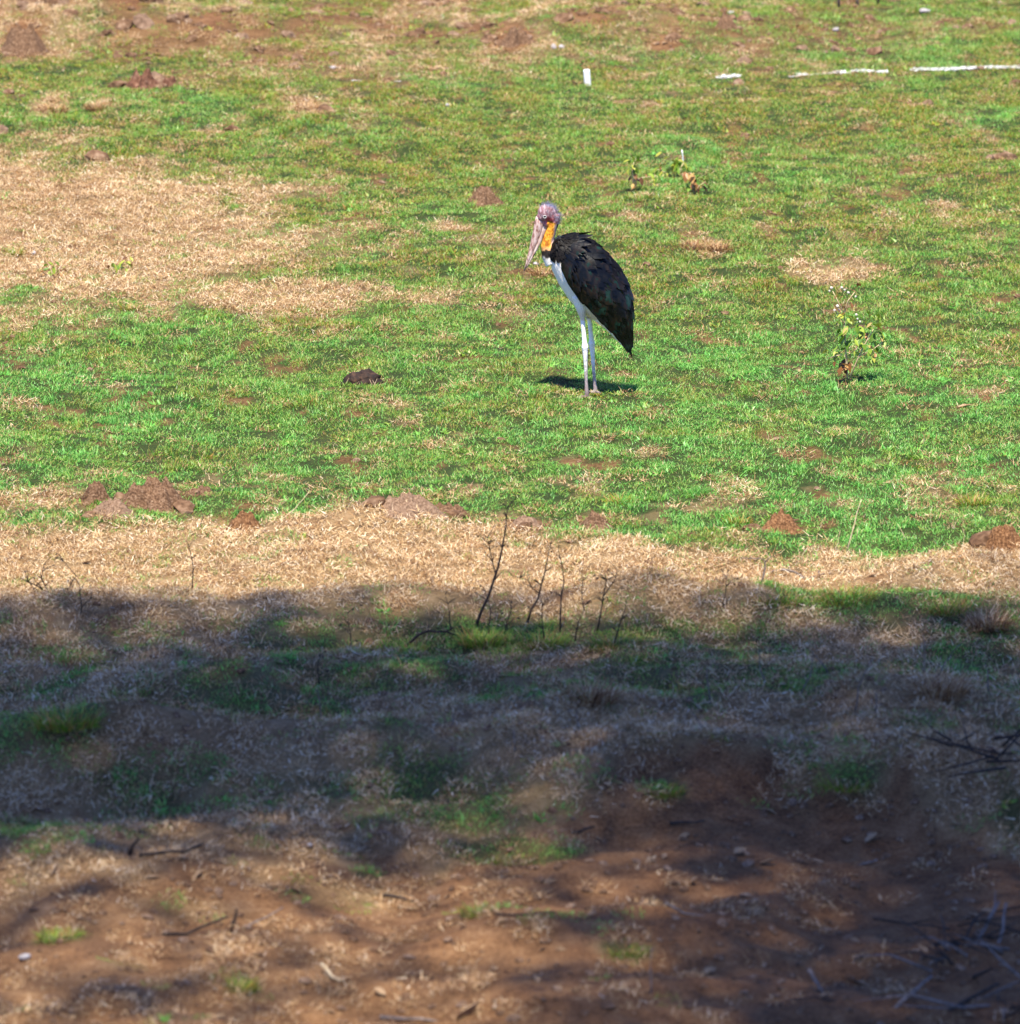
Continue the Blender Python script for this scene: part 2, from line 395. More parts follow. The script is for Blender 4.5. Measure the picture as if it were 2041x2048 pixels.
# ------------------------------------------------------------------ shade trees standing off to both sides of the view
def shade_tree(base, crown_c, crown_r, n_leaf, label, seed, r0=0.45):
    rs = np.random.default_rng(seed)
    root = empty('broadleaf_tree', (base[0], base[1], Hs(*base) - 0.05))
    bx, by = base
    c = Vector(crown_c) - Vector((bx, by, 0))
    mb = MB()
    fork = Vector((c.x * .35, c.y * .35, c.z * .62))
    mb.tube([(0, 0, 0), (c.x * .05, c.y * .05, .5), (c.x * .15, c.y * .15, fork.z * .5), fork], [r0 * 1.5, r0 * 1.1, r0 * .9, r0 * .75], 12)
    for k in range(9):
        a = k * 2.4 + rs.random(); q = rs.uniform(.4, .85)
        tip = c + Vector((math.cos(a) * crown_r[0] * q, math.sin(a) * crown_r[1] * q, rs.uniform(-.4, .7) * crown_r[2]))
        mid = fork.lerp(tip, .5) + Vector((0, 0, .5))
        mb.tube([fork, fork.lerp(mid, .5), mid, tip], [r0 * .6, r0 * .42, r0 * .28, .03], 8)
    mesh_obj('trunk', mb.v, mb.f, M_BARK, root)
    d = rs.normal(size=(n_leaf * 3, 3)); d /= np.linalg.norm(d, axis=1)[:, None]
    q = rs.random(n_leaf * 3) ** (1 / 3); keep = rs.random(n_leaf * 3) < 1 - q * q
    ctr = ((d * q[:, None])[keep][:n_leaf]) * np.array(crown_r) + np.array(c)
    ctr += .18 * np.stack([fbm(ctr[:, 0] * .6 + 9 * k, ctr[:, 1] * .6 + ctr[:, 2] * .3, seed + k, 2) - .5 for k in range(3)], 1) * 2
    n = len(ctr)
    u = rs.normal(size=(n, 3)); u[:, 2] *= .45; u /= np.linalg.norm(u, axis=1)[:, None]
    w = np.cross(u, rs.normal(size=(n, 3)) * .35 + np.array((0, 0, 1.))); w /= np.linalg.norm(w, axis=1)[:, None]
    s = rs.uniform(.075, .115, (n, 1))
    V = np.stack([ctr - u * s, ctr + w * s * .55, ctr + u * s * 1.1, ctr - w * s * .55], 1).reshape(-1, 3)
    me = bpy.data.meshes.new('crown')
    me.vertices.add(len(V)); me.vertices.foreach_set('co', V.ravel())
    me.loops.add(n * 4); me.loops.foreach_set('vertex_index', np.arange(n * 4))
    me.polygons.add(n); me.polygons.foreach_set('loop_start', np.arange(n) * 4)
    me.update()
    me.materials.append(M_TREELEAF)
    o = bpy.data.objects.new('crown', me); COL.objects.link(o); o.parent = root
    tag(root, label, 'tree', 'trees shading the near ground')
M_TREELEAF = leaf_mat('tree_leaf', [(0, (.035, .075, .015)), (1, (.06, .11, .02))], .25)
shade_tree((-11.0, -19.0), (-4.9, -17.95, 25.0), (10.5, 3.0, 2.2), 22500, 'tall spreading tree left of the view shading the near left ground', 3)
shade_tree((11.5, -19.5), (8.0, -17.75, 25.0), (11.0, 4.2, 2.6), 40000, 'tall spreading tree right of the view shading the near right ground', 4)
shade_tree((8.5, -24.5), (3.6, -21.9, 25.0), (5.9, 5.2, 2.6), 36000, 'densely leafed tree behind the right shade tree', 6)
shade_tree((-10.0, -24.0), (-7.0, -22.2, 24.0), (8.0, 4.2, 2.4), 4300, 'thinly leafed tree behind the left shade tree', 5)

# ------------------------------------------------------------------ sward: tufts scattered as stuff
def clump(name, n, rad, lmin, lmax, wid, lean, seed, mt, flat=0.0, bend=.6, coll=None, bt_lo=0., bt_hi=1.):
    rs = np.random.default_rng(seed)
    v = []; f = []; bt = []
    for k in range(n):
        a = rs.uniform(0, 2 * math.pi); r = rad * math.sqrt(rs.random())
        b = Vector((r * math.cos(a), r * math.sin(a), -0.004))
        az = rs.uniform(0, 2 * math.pi); ln = rs.uniform(lmin, lmax); w = wid * rs.uniform(.7, 1.3)
        th = abs(rs.normal(lean, .25)); th = min(th, 1.5)
        d = Vector((math.cos(az), math.sin(az), 0)); s = Vector((-d.y, d.x, 0))
        tw = rs.uniform(-.9, .9); s = (s * math.cos(tw) + Vector((0, 0, 1)) * math.sin(tw) * .6).normalized()
        p = b.copy(); p.z += flat * rs.uniform(.2, 1.0); i0 = len(v); seg = 3
        for q in range(seg + 1):
            t = q / seg; ww = w * (1 - t ** 1.6) * .5 + .0002
            v += [p - s * ww, p + s * ww]; bt += [0, 0]
            ang = th + bend * t * (1.2 if th < 1.2 else .3)
            ang = min(ang, 1.75)
            p = p + (d * math.sin(ang) + Vector((0, 0, 1)) * math.cos(ang)) * (ln / seg)
        val = rs.uniform(bt_lo, bt_hi)
        for q in range(2 * (seg + 1)): bt[i0 + q] = val
        for q in range(seg): f.append((i0 + 2 * q, i0 + 2 * q + 1, i0 + 2 * q + 3, i0 + 2 * q + 2))
    me = bpy.data.meshes.new(name)
    me.from_pydata([tuple(p) for p in v], [], f)
    at = me.attributes.new('bt', 'FLOAT', 'POINT'); at.data.foreach_set('value', np.array(bt, np.float32))
    me.materials.append(mt); me.update()
    o = bpy.data.objects.new(name, me); coll.objects.link(o)
    return o
def scatter(name, P, rot, scl, idx, tint, coll, label, cat):
    me = bpy.data.meshes.new(name)
    me.vertices.add(len(P)); me.vertices.foreach_set('co', P.astype(np.float32).ravel())
    a = me.attributes.new('rot', 'FLOAT_VECTOR', 'POINT'); a.data.foreach_set('vector', rot.astype(np.float32).ravel())
    a = me.attributes.new('scl', 'FLOAT_VECTOR', 'POINT'); a.data.foreach_set('vector', scl.astype(np.float32).ravel())
    a = me.attributes.new('idx', 'INT', 'POINT'); a.data.foreach_set('value', idx.astype(np.int32))
    a = me.attributes.new('tint', 'FLOAT', 'POINT'); a.data.foreach_set('value', tint.astype(np.float32))
    me.update()
    o = bpy.data.objects.new(name, me); COL.objects.link(o)
    ng = bpy.data.node_groups.new(name + '_nodes', 'GeometryNodeTree')
    ng.interface.new_socket('Geometry', in_out='INPUT', socket_type='NodeSocketGeometry')
    ng.interface.new_socket('Geometry', in_out='OUTPUT', socket_type='NodeSocketGeometry')
    gi = ng.nodes.new('NodeGroupInput'); go = ng.nodes.new('NodeGroupOutput')
    ip = ng.nodes.new('GeometryNodeInstanceOnPoints'); ci = ng.nodes.new('GeometryNodeCollectionInfo')
    ci.inputs['Collection'].default_value = coll
    ci.inputs['Separate Children'].default_value = True; ci.inputs['Reset Children'].default_value = True
    ip.inputs['Pick Instance'].default_value = True
    L = ng.links.new
    def na(nm, ty):
        n = ng.nodes.new('GeometryNodeInputNamedAttribute'); n.data_type = ty; n.inputs['Name'].default_value = nm
        return n.outputs['Attribute']
    L(gi.outputs[0], ip.inputs['Points']); L(ci.outputs[0], ip.inputs['Instance'])
    L(na('idx', 'INT'), ip.inputs['Instance Index']); L(na('rot', 'FLOAT_VECTOR'), ip.inputs['Rotation']); L(na('scl', 'FLOAT_VECTOR'), ip.inputs['Scale'])
    L(ip.outputs[0], go.inputs[0])
    md = o.modifiers.new('scatter', 'NODES'); md.node_group = ng
    tag(o, label, cat, kind='stuff')
    return o
def src(name): return bpy.data.collections.new(name)
c_green = src('green_tuft_source'); c_dry = src('dry_tuft_source'); c_litter = src('litter_source'); c_chalk = src('chalk_tuft_source')
for k in range(8):
    clump(f'green_tuft_{k}', 64, .085, .012, .030 + .005 * (k % 3), .0030, .6, 100 + k, M_GREEN, coll=c_green, bend=.7)
for k in range(2):
    clump(f'green_tuft_{8 + k}', 36, .05, .03, .075, .0034, .4, 150 + k, M_GREEN, coll=c_green, bend=.9, bt_hi=.85)
for k, nm in ((0, 'green_tuft_x'), (1, 'green_tuft_y')):
    clump(nm, 16, .03, .02, .05, .012, .95, 170 + k, M_GREEN, coll=c_green, bend=.35, bt_lo=.25, bt_hi=.9)
for k in range(5):
    clump(f'dry_tuft_{k}', 84, .10, .014, .048, .0028, 1.2, 200 + k, M_DRY, flat=.024, coll=c_dry, bend=.12)
for k in range(3):
    clump(f'dry_tuft_{5 + k}', 60, .085, .014, .05, .0027, .7, 230 + k, M_DRY, flat=.005, coll=c_dry, bend=.3)
for k in range(3):
    clump(f'chalk_tuft_{k}', 26, .028, .010, .03, .006, .8, 260 + k, M_CHALKBLADE, coll=c_chalk)

def frustum_w(y, margin):
    """half width of the area to plant at world row y"""
    return (y - CAM[1]) * 1020 / F_PX / math.cos(PITCH) * 1.02 + margin
A_X0, A_X1, A_Y0, A_Y1 = -7.5, 6.8, -14.8, 22.0
def candidates(dens, margin, seed):
    rs = np.random.default_rng(seed)
    n = int(dens * (A_X1 - A_X0) * (A_Y1 - A_Y0))
    x = rs.uniform(A_X0, A_X1, n); y = rs.uniform(A_Y0, A_Y1, n)
    k = np.abs(x - CAM[0]) < frustum_w(y, margin)
    return x[k], y[k], rs
MOUNDS = []      # filled below before planting: (x, y, radius)
mound_px = [  # px, py(base middle), width px, height px, material, label
    (310, 1022, 122, 62, 0, 'largest bare reddish soil mound at the left, standing in green grass'),
    (190, 1010, 56, 34, 0, 'small crumbly soil mound just left of the largest mound'),
    (222, 1040, 90, 34, 1, 'low greyish soil heap in front of the largest mound at left'),
    (404, 996, 56, 18, 0, 'flat oval soil cap right of the largest mound'),
    (490, 1066, 74, 46, 2, 'bright orange brown soil mound on the edge of the dry band at left'),
    (815, 1068, 118, 34, 1, 'long pale pinkish soil heap behind the arching dead twig'),
    (895, 1046, 76, 30, 0, 'brown soil heap right of the long pale heap, above the dry band'),
    (1050, 1070, 74, 26, 1, 'low pale soil heap by the top of the tallest dark twig'),
    (1195, 1062, 62, 30, 0, 'rounded soil mound with straw right of the dark twigs'),
    (1560, 1056, 86, 44, 2, 'orange brown mound with grass growing through it, right of centre'),
    (2006, 1098, 84, 46, 2, 'orange brown soil mound at the right edge above the dry band'),
    (285, 182, 76, 36, 3, 'dark reddish lump of broken earth in the grass at upper left'),
    (338, 178, 44, 22, 3, 'smaller dark earth lump touching the broken lump at upper left'),
    (970, 406, 66, 34, 0, 'reddish brown mound in the green grass up and left of the stork head'),
    (50, 108, 92, 54, 0, 'wide red earth mound at the far left near the top'),
    (88, 50, 110, 48, 0, 'red earth heap in the top left corner'),
    (1455, 80, 42, 36, 0, 'upright reddish clod with pale top near the top edge, right of centre'),
    (1030, 104, 60, 30, 0, 'reddish earth heap above and left of the white marker post'),
]
for (px, py, w, h, m_, lb) in mound_px:
    x, y = G(px, py); MOUNDS.append((x, y + 0.3 * w / SCALE(py), w / SCALE(py) * .5))
def off_mounds(x, y, f=.95):
    k = np.ones(len(x), bool)
    for (mx, my, mr) in MOUNDS:
        k &= ((x - mx) ** 2 + (y - my) ** 2) > (mr * f) ** 2
    return k

# green sward
x, y, rs = candidates(230, 1.6, 1)
d_, s_, l_, g_ = fields(x, y)
near = np.interp(y, [-14, -5, 2, 20], [.55, .8, 1.0, .85])
pg = (1 - d_) * (1 - .96 * s_) * near
k = (rs.random(len(x)) < pg) & off_mounds(x, y, .72)
x, y, d_, s_, l_ = x[k], y[k], d_[k], s_[k], l_[k]
n = len(x)
tint = np.clip(.42 + l_ * .34 + .75 * (fbm(x * 3.2, y * 2.4, 7) - .5) + np.interp(y, [-6, 1, 6, 16], [.24, .20, -.14, -.34]) - .45 * sstep(.55, .68, fbm(x * 2.6, y * 1.5, 71, 3)) + rs.normal(0, .2, n), 0, 1)
hgt = .55 + .75 * fbm(x * 2.2, y * 2.2, 8, 3) + rs.normal(0, .12, n)
idx = rs.integers(0, 8, n); tall = rs.random(n) < .02 + .12 * sstep(.55, .7, fbm(x * 1.5, y * 1.5, 9))
idx[tall] = rs.integers(8, 10, tall.sum())
broad = rs.random(n) < .015 + .10 * sstep(.58, .70, fbm(x * 2.6, y * 1.8, 14)); idx[broad] = rs.integers(10, 12, broad.sum())
scl = np.stack([np.full(n, 1.0), np.full(n, 1.0), np.clip(hgt, .62, 1.5)], 1) * rs.uniform(.8, 1.25, (n, 1))
rot = lie(x, y, rs, .12)
scatter('green_grass', np.stack([x, y, H(x, y)], 1), rot, scl, idx, tint, c_green, 'short green grass growing across the sunlit field', 'grass')
print('green tufts', n)
# dry grass, straw and thatch
x, y, rs = candidates(190, 1.6, 2)
d_, s_, l_, g_ = fields(x, y)
pd = np.clip(d_ * (1 - .975 * s_) + .04 * (1 - d_) * (1 - s_) + .018 * s_, 0, 1)
k = (rs.random(len(x)) < pd) & off_mounds(x, y, .5)
x, y, d_, s_ = x[k], y[k], d_[k], s_[k]; n = len(x)
tint = np.clip(.40 + 1.1 * (fbm(x * 1.7, y * 1.2, 17) - .2) + rs.normal(0, .2, n), 0, 1) * np.clip(.3 + d_, 0, 1) * (1 - .6 * s_)
idx = rs.integers(0, 5, n); up_ = rs.random(n) < .25; idx[up_] = rs.integers(5, 8, up_.sum())
scl = np.ones((n, 3)) * rs.uniform(.65, 1.2, (n, 1))
rot = lie(x, y, rs, .15)
scatter('dry_grass', np.stack([x, y, H(x, y)], 1), rot, scl, idx, tint, c_dry, 'bleached dry grass and straw lying on the field', 'grass')
print('dry tufts', n)
# litter: clods, leaf flakes and bits of straw on bare soil
def add_src(name, v, f, mt, coll, smooth=False):
    me = bpy.data.meshes.new(name); me.from_pydata([tuple(p) for p in v], [], f)
    me.materials.append(mt); me.update()
    at = me.attributes.new('bt', 'FLOAT', 'POINT'); at.data.foreach_set('value', np.full(len(v), random.random(), np.float32))
    coll.objects.link(bpy.data.objects.new(name, me))
def ico(sub=1):
    import bmesh
    bm = bmesh.new(); bmesh.ops.create_icosphere(bm, subdivisions=sub, radius=1)
    v = np.array([q.co[:] for q in bm.verts]); f = [tuple(q.index for q in t.verts) for t in bm.faces]
    bm.free(); return v, f
def lump(v, amp, seed, fr=1.6):
    n = fbm(v[:, 0] * fr + seed, v[:, 1] * fr + v[:, 2] * fr * 1.3, seed, 3) - .5
    return v * (1 + amp * n)[:, None]
iv1, if1 = ico(2); 
for k in range(5):
    w = lump(iv1, .9, 3 + k) * np.array((.012, .010, .007)) * (1 + .25 * k)
    add_src(f'litter_{k}', w, if1, M_SOIL if k != 3 else M_SOILPALE, c_litter)
for k in range(4):
    L_ = .022 + .006 * k; W_ = .009 + .002 * k
    v = [(-L_, 0, .004), (0, -W_, .010), (0, 0, .003), (0, W_, .010), (L_, 0, .006)]
    add_src(f'litter_{5 + k}', v, [(0, 1, 2), (0, 2, 3), (1, 4, 2), (2, 4, 3)], M_DEADLEAF, c_litter)
for k in range(3):
    v, f = tube([(-.020 - .006 * k, 0, .003), (0, .004, .006), (.022, 0, .003)], [.0011, .0013, .0007], 4)
    add_src(f'litter_{9 + k}' if k == 0 else f'litter_9{k}', v, f, M_DEADLEAF, c_litter)
x, y, rs = candidates(75, 1.6, 3)
d_, s_, l_, g_ = fields(x, y)
fore = sstep(-5.5, -8.5, y)
nm_ = np.zeros(len(x), bool)
for (mx, my, mr) in MOUNDS: nm_ |= ((x - mx) ** 2 + ((y - my) * .9) ** 2) < (mr * 1.35) ** 2
k = (rs.random(len(x)) < np.clip(.8 * s_ + .12 * d_ + .12 * fore, 0, 1)) | nm_
x, y, nm_ = x[k], y[k], nm_[k]; n = len(x)
idx = rs.choice(12, n, p=[.21, .21, .19, .10, .08, .03, .03, .02, .01, .05, .04, .03])
scl = np.ones((n, 3)) * rs.uniform(.5, 1.5, (n, 1))
big = ((y > 8) & (idx < 5) & (rs.random(n) < .35)) | (nm_ & (idx < 5) & (rs.random(n) < .4)); scl[big] *= rs.uniform(1.6, 4.0, (big.sum(), 1)); idx[nm_ & (idx > 4)] = 0
rot = lie(x, y, rs, .3)
scatter('ground_litter', np.stack([x, y, H(x, y) + .002], 1), rot, scl, idx, rs.random(n), c_litter, 'crumbs of soil, dead leaf flakes and straw on the bare ground', 'litter')
print('litter', n)

# ------------------------------------------------------------------ chalk line and marker post
def chalk_line():
    segs = [[(1440, 157), (1478, 153)], [(1578, 151), (1660, 145), (1742, 141)], [(1757, 143), (1778, 142)],
            [(1822, 139), (1900, 140), (1960, 136), (2060, 134), (2180, 131)], [(770, 164), (802, 163)], [(704, 163), (724, 162)]]
    root_v = []; root_f = []
    rs = np.random.default_rng(77); cx = []; cy = []
    for sg in segs:
        w = [Vector((*G(*p), 0)) for p in sg]
        for a, b in zip(w[:-1], w[1:]):
            n = max(2, int((b - a).length / .04))
            d = (b - a).normalized(); s = Vector((-d.y, d.x, 0))
            i0 = len(root_v)
            for q in range(n + 1):
                p = a.lerp(b, q / n)
                hw = (.010 if sg[0][0] < 900 else .020) * (1 + .9 * (fbm(p.x * 9, p.y * 9, 5, 2) - .5))
                for sg_ in (-1, 1):
                    c = p + s * hw * sg_
                    root_v.append((c.x, c.y, Hs(c.x, c.y) + .005))
            for q in range(n):
                root_f.append((i0 + 2 * q, i0 + 2 * q + 2, i0 + 2 * q + 3, i0 + 2 * q + 1))
            m = int((b - a).length * 190)
            if sg[0][0] < 900: m = 0
            t = rs.random(m); o = rs.normal(0, .012, m)
            cx += list(a.x + (b.x - a.x) * t + s.x * o); cy += list(a.y + (b.y - a.y) * t + s.y * o)
    o = mesh_obj('chalk_line', root_v, root_f, noise_mat('worn_chalk', [(.38, (.30, .27, .20)), (.52, (.62, .60, .55)), (.7, (.76, .75, .72))], 14, .9, .2))
    tag(o, kind='structure')
    cx = np.array(cx); cy = np.array(cy)
    k = fbm(cx * 5, cy * 5, 6, 2) > .36
    cx, cy = cx[k], cy[k]; n = len(cx)
    rot = np.stack([np.zeros(n), np.zeros(n), rs.uniform(0, 6.28, n)], 1)
    scatter('chalked_grass', np.stack([cx, cy, H(cx, cy) + .01], 1), rot, np.ones((n, 3)) * rs.uniform(.7, 1.2, (n, 1)), rs.integers(0, 3, n), rs.random(n), c_chalk,
            'grass blades whitened by the broken chalk line at upper right', 'grass')
chalk_line()
def box_rings(rings):
    v = []; f = []
    n = len(rings[0])
    for r in rings: v += r
    for i in range(len(rings) - 1):
        for k in range(n):
            f.append((i * n + k, i * n + (k + 1) % n, (i + 1) * n + (k + 1) % n, (i + 1) * n + k))
    f.append(tuple(range(n - 1, -1, -1))); f.append(tuple((len(rings) - 1) * n + k for k in range(n)))
    return v, f
def oct_ring(w, d, z, c=.006):
    w *= .5; d *= .5
    return [(-w + c, -d, z), (w - c, -d, z), (w, -d + c, z), (w, d - c, z), (w - c, d, z), (-w + c, d, z), (-w, d - c, z), (-w, -d + c, z)]
p = spot(1176, 170)
sp = SCALE(170)
post_h = 33 / sp
v, f = box_rings([oct_ring(.048, .035, -.06), oct_ring(.048, .035, post_h - .008), oct_ring(.038, .025, post_h)])
o = mesh_obj('marker_post', v, f, M_WHITE, None, False, p, (R(2), R(-5), R(8)))
tag(o, 'short white painted marker post leaning slightly in the far grass', 'post')

# ------------------------------------------------------------------ soil mounds
def mound(px, py, w, h, mi, label, seed):
    """spread-out heap: polar dome that runs out flat into the turf"""
    s = SCALE(py); rx = w / s * .5
    p = spot(px, py); p.y += rx * .55; p.z = Hs(p.x, p.y)
    hz = max(.04, 1.05 * h / s / C12_ - .16 * rx)
    nr, na = 16, 48; f = []
    ri, ai = np.meshgrid(np.arange(1, nr + 1) / nr * 1.25, 2 * np.pi * np.arange(na) / na, indexing='ij')
    r = np.concatenate([[0], ri.ravel()]); a = np.concatenate([[0], ai.ravel()])
    ca, sa = np.cos(a), np.sin(a)
    rr = r * (1 + 1.1 * (fbm(ca * 1.6 + seed * 3.1, sa * 1.3 + 5, seed, 3) - .5))
    X_, Y_ = ca * rr * rx, sa * rr * rx * .85
    n2 = fbm(X_ * 20 + seed, Y_ * 20, seed + 5, 3) - .5; n3 = fbm(X_ * 75 + seed, Y_ * 75, seed + 9, 2) - .5
    z = .9 * hz * (np.exp(-(r / .80) ** 3.4) - .03) * (1 + (1.4 if mi == 3 else 1.2) * n2) + (.05 if mi == 3 else .036) * n3 * np.exp(-(r / .95) ** 4) - .02 * np.maximum(0, r - .9)
    z = z + (H(p.x + X_, p.y + Y_) - p.z) * np.minimum(1, r)
    v = np.stack([X_, Y_, z], 1)
    for k in range(na): f.append((0, 1 + k, 1 + (k + 1) % na))
    for i in range(nr - 1):
        for k in range(na):
            a = 1 + i * na + k; b = 1 + i * na + (k + 1) % na
            f.append((a, a + na, b + na, b))
    m = (M_SOIL, M_SOILPALE, M_ORANGE, M_DARKEARTH)[mi]
    o = mesh_obj('soil_mound' if mi != 3 else 'earth_lump', v, f, m, None, True, p)
    tag(o, label, 'soil mound' if mi != 3 else 'earth lump', 'bare soil mounds in the grass')
C12_ = math.cos(R(12))
M_ORANGE = noise_mat('orange_soil', [(.30, (.05, .022, .01)), (.5, (.14, .068, .03)), (.62, (.21, .11, .05)), (.75, (.32, .19, .10))], 75, .95, .8, spec=.1)
M_DARKEARTH = noise_mat('dark_earth', [(.3, (.03, .014, .009)), (.5, (.11, .05, .03)), (.7, (.20, .11, .07)), (.82, (.30, .2, .15))], 30, .95, .9, spec=.1)
for k, a in enumerate(mound_px): mound(*a, 20 + k)

# dark clump left of the stork, dry blades falling over it
root = empty('dung_heap', spot(725, 772))
bp = root.location
dm = MB()
for (ox, oy, oz, rx, ry, rz, sd) in [(-.04, .0, .022, .07, .06, .055, 1), (.03, .01, .03, .075, .055, .058, 2), (.09, .0, .012, .035, .04, .034, 3), (-.095, -.01, .006, .032, .035, .026, 4), (0, -.035, .012, .05, .03, .03, 5), (.06, -.03, .010, .03, .025, .028, 6)]:
    w = lump(ico(3)[0], 1.0, 40 + sd, 3.0) * np.array((rx, ry, rz)) + np.array((ox, oy, oz))
    dm.add(([Vector(q) for q in w], ico(3)[1]))
mesh_obj('clump', dm.v, dm.f, M_DARKSOIL, root)
rs = np.random.default_rng(9)
for k in range(7):
    bx = rs.uniform(-.12, .12); lean = rs.uniform(-.06, .06)
    v, f = tube([(bx, -.075, -.005), (bx + lean * .4, -.068, .02), (bx + lean, -.055, rs.uniform(.025, .06))], [.0011, .0012, .0005], 4)
    mesh_obj('straw_blade', v, f, M_STRAW, root)
tag(root, 'dark brown dung heap in the short grass left of the stork', 'dung heap')

# ------------------------------------------------------------------ pale stones and scraps
stones = [(1850, 22, 26, 11, 'largest white stone near the top right corner'), (1672, 62, 16, 10, 'small pale stone on dark earth near the top, between the uprights and the chalk line'),
          (1462, 45, 20, 8, 'flat pale stone lying on the reddish clod near the top edge'), (1108, 108, 16, 16, 'round whitish stone left of and above the marker post'),
          (1124, 108, 14, 13, 'beige stone touching the round whitish stone above the marker post'), (895, 203, 10, 8, 'tiny white stone in dark grass at upper centre'),
          (2000, 6, 9, 5, 'tiny white stone at the very top right'), (68, 503, 13, 8, 'white stone in the dry grass patch at far left'),
          (1072, 529, 14, 7, 'white topped stone on the brown tussock in front of the stork breast'), (666, 135, 14, 6, 'pale flat stone at upper left centre beyond the grass'),
          (50, 1932, 30, 12, 'white chip lying on the shaded ground at the lower left edge'), (620, 1712, 18, 9, 'small pale stone on the shaded soil at lower left')]
for k, (px, py, w, h, lb) in enumerate(stones):
    s = SCALE(py); v = lump(iv1, .7, 60 + k) * np.array((w / s * .46, w / s * .34, h / s * .5))
    if py == 527: p_ = spot(px, py + 4)
    else: p_ = spot(px, py + 3)
    o = mesh_obj('stone', v, if1, M_STONE, None, True, p_ + Vector((0, 0, .014)), (0, 0, k * .7))
    tag(o, lb, 'stone', 'pale stones in the field')

# ------------------------------------------------------------------ grass tussocks one can pick out
def tussock(px, py, w, h, mt, label, n=70, seed=0, cat='tussock'):
    s = SCALE(py); rad = w / s * .42; hh = h / s
    rs = np.random.default_rng(seed)
    v = []; f = []; bt = []
    for k in range(n):
        a = rs.uniform(0, 6.28); r = rad * math.sqrt(rs.random()) * 1.0
        b = Vector((r * math.cos(a), r * math.sin(a), -.005)); d = Vector((math.cos(a + rs.normal(0, .7)), math.sin(a + rs.normal(0, .7)), 0))
        th = rs.uniform(.2, 1.25); ln = hh * rs.uniform(.35, .95) ; sd = Vector((-d.y, d.x, 0)); q0 = b; i0 = len(v); val = rs.random()
        for q in range(4):
            t = q / 3; ww = .0021 * (1 - t ** 1.5) + .0003
            v += [q0 - sd * ww, q0 + sd * ww]; bt += [val, val]
            ang = min(th + .8 * t, 1.7)
            q0 = q0 + (d * math.sin(ang) + Vector((0, 0, 1)) * math.cos(ang)) * ln / 3
        for q in range(3): f.append((i0 + 2 * q, i0 + 2 * q + 1, i0 + 2 * q + 3, i0 + 2 * q + 2))
    p_ = spot(px, py); p_.y += rad * .5; p_.z = Hs(p_.x, p_.y)
    o = mesh_obj('grass_tussock', v, f, mt, None, False, p_)
    at = o.data.attributes.new('bt', 'FLOAT', 'POINT'); at.data.foreach_set('value', np.array(bt, np.float32))
    tag(o, label, cat, 'dry and green grass tussocks')
tus = [(620, 232, 62, 24, M_DRY, 'round straw coloured tussock in green grass at upper left centre', 130), (106, 226, 64, 26, M_DRY, 'round straw coloured tussock in green grass at upper far left', 130),
       (195, 230, 56, 22, M_DRY, 'yellowish tussock right of the far left straw tussock', 90), (1385, 502, 46, 26, M_DRY, 'left of two dry tussocks right of the stork', 90),
       (1438, 502, 56, 30, M_DRY, 'right of two dry tussocks right of the stork', 110), (150, 44, 76, 44, M_DRY, 'tall bleached tussock between the red heaps at top left', 160),
       (1085, 552, 56, 30, M_DRY, 'brown tussock below the stork bill in front of its breast', 70), (1720, 548, 60, 20, M_DRY, 'low dry tussock above the flowering weed', 70),
       (28, 510, 36, 26, M_GREEN, 'olive green tuft in the dry patch at the far left edge', 60), (262, 622, 50, 20, M_GREEN, 'dark green tuft at the lower edge of the left dry patch', 70),
       (1240, 1010, 60, 26, M_GREEN, 'green tuft just above the dry band, right of centre', 60), (1950, 1010, 80, 34, M_GREEN, 'rich green tussock near the right edge above the dry band', 110),
       (1480, 1040, 60, 30, M_GREEN, 'green tuft left of the orange mound at right', 60), (1880, 1520, 120, 60, M_DRY, 'tawny tussock on the shaded hump at right', 150),
       (1180, 1520, 130, 60, M_DRY, 'tawny tussock on the shaded hump at centre', 150), (130, 1580, 160, 50, M_GREEN, 'green tussock on the shaded hump at left', 170),
       (968, 1308, 120, 46, M_GREEN, 'shaded green clump at the foot of the tallest dark sapling', 120), (1085, 1312, 120, 40, M_GREEN, 'shaded green clump between the leaning and the upright saplings', 110),
       (1232, 1322, 130, 36, M_GREEN, 'shaded green clump at the foot of the rightmost sapling', 100), (835, 1306, 90, 30, M_GREEN, 'shaded green clump under the arching twig', 80),
       (700, 1300, 110, 30, M_GREEN, 'shaded green clump left of the arching twig', 80), (1690, 1250, 150, 36, M_GREEN, 'dark green clump on the shade edge at right', 120), (1560, 1262, 110, 28, M_GREEN, 'small dark green clump left of the one on the shade edge at right', 80),
       (1000, 1350, 160, 36, M_GREEN, 'lower shaded green clump in front of the saplings', 110), (1900, 1260, 120, 36, M_GREEN, 'dark green clump near the right edge in the shade', 90),
       (1330, 1660, 90, 26, M_GREEN, 'bright green tuft on the edge of the bare soil right of centre', 80), (1690, 1640, 130, 30, M_GREEN, 'green tuft on the edge of the bare soil at right', 100), (1040, 1730, 120, 20, M_GREEN, 'flat green tuft on the edge of the bare soil at centre', 80),
       (1250, 1918, 110, 24, M_GREEN, 'green tuft alone on bare soil at lower right of centre', 80), (960, 1860, 100, 24, M_GREEN, 'green tuft alone on bare soil at lower centre', 80), (485, 1992, 60, 32, M_GREEN, 'green tuft near the bottom edge at lower left', 70), (120, 1908, 110, 28, M_GREEN, 'green tuft beside the white chip at lower left', 80),
       (1980, 1280, 100, 60, M_DRY, 'pale brown dead tussock at the right edge in the shade', 120)]
for k, (px, py, w, h, mt, lb, n) in enumerate(tus): tussock(px, py, w, h, mt, lb, n * 4, 300 + k)

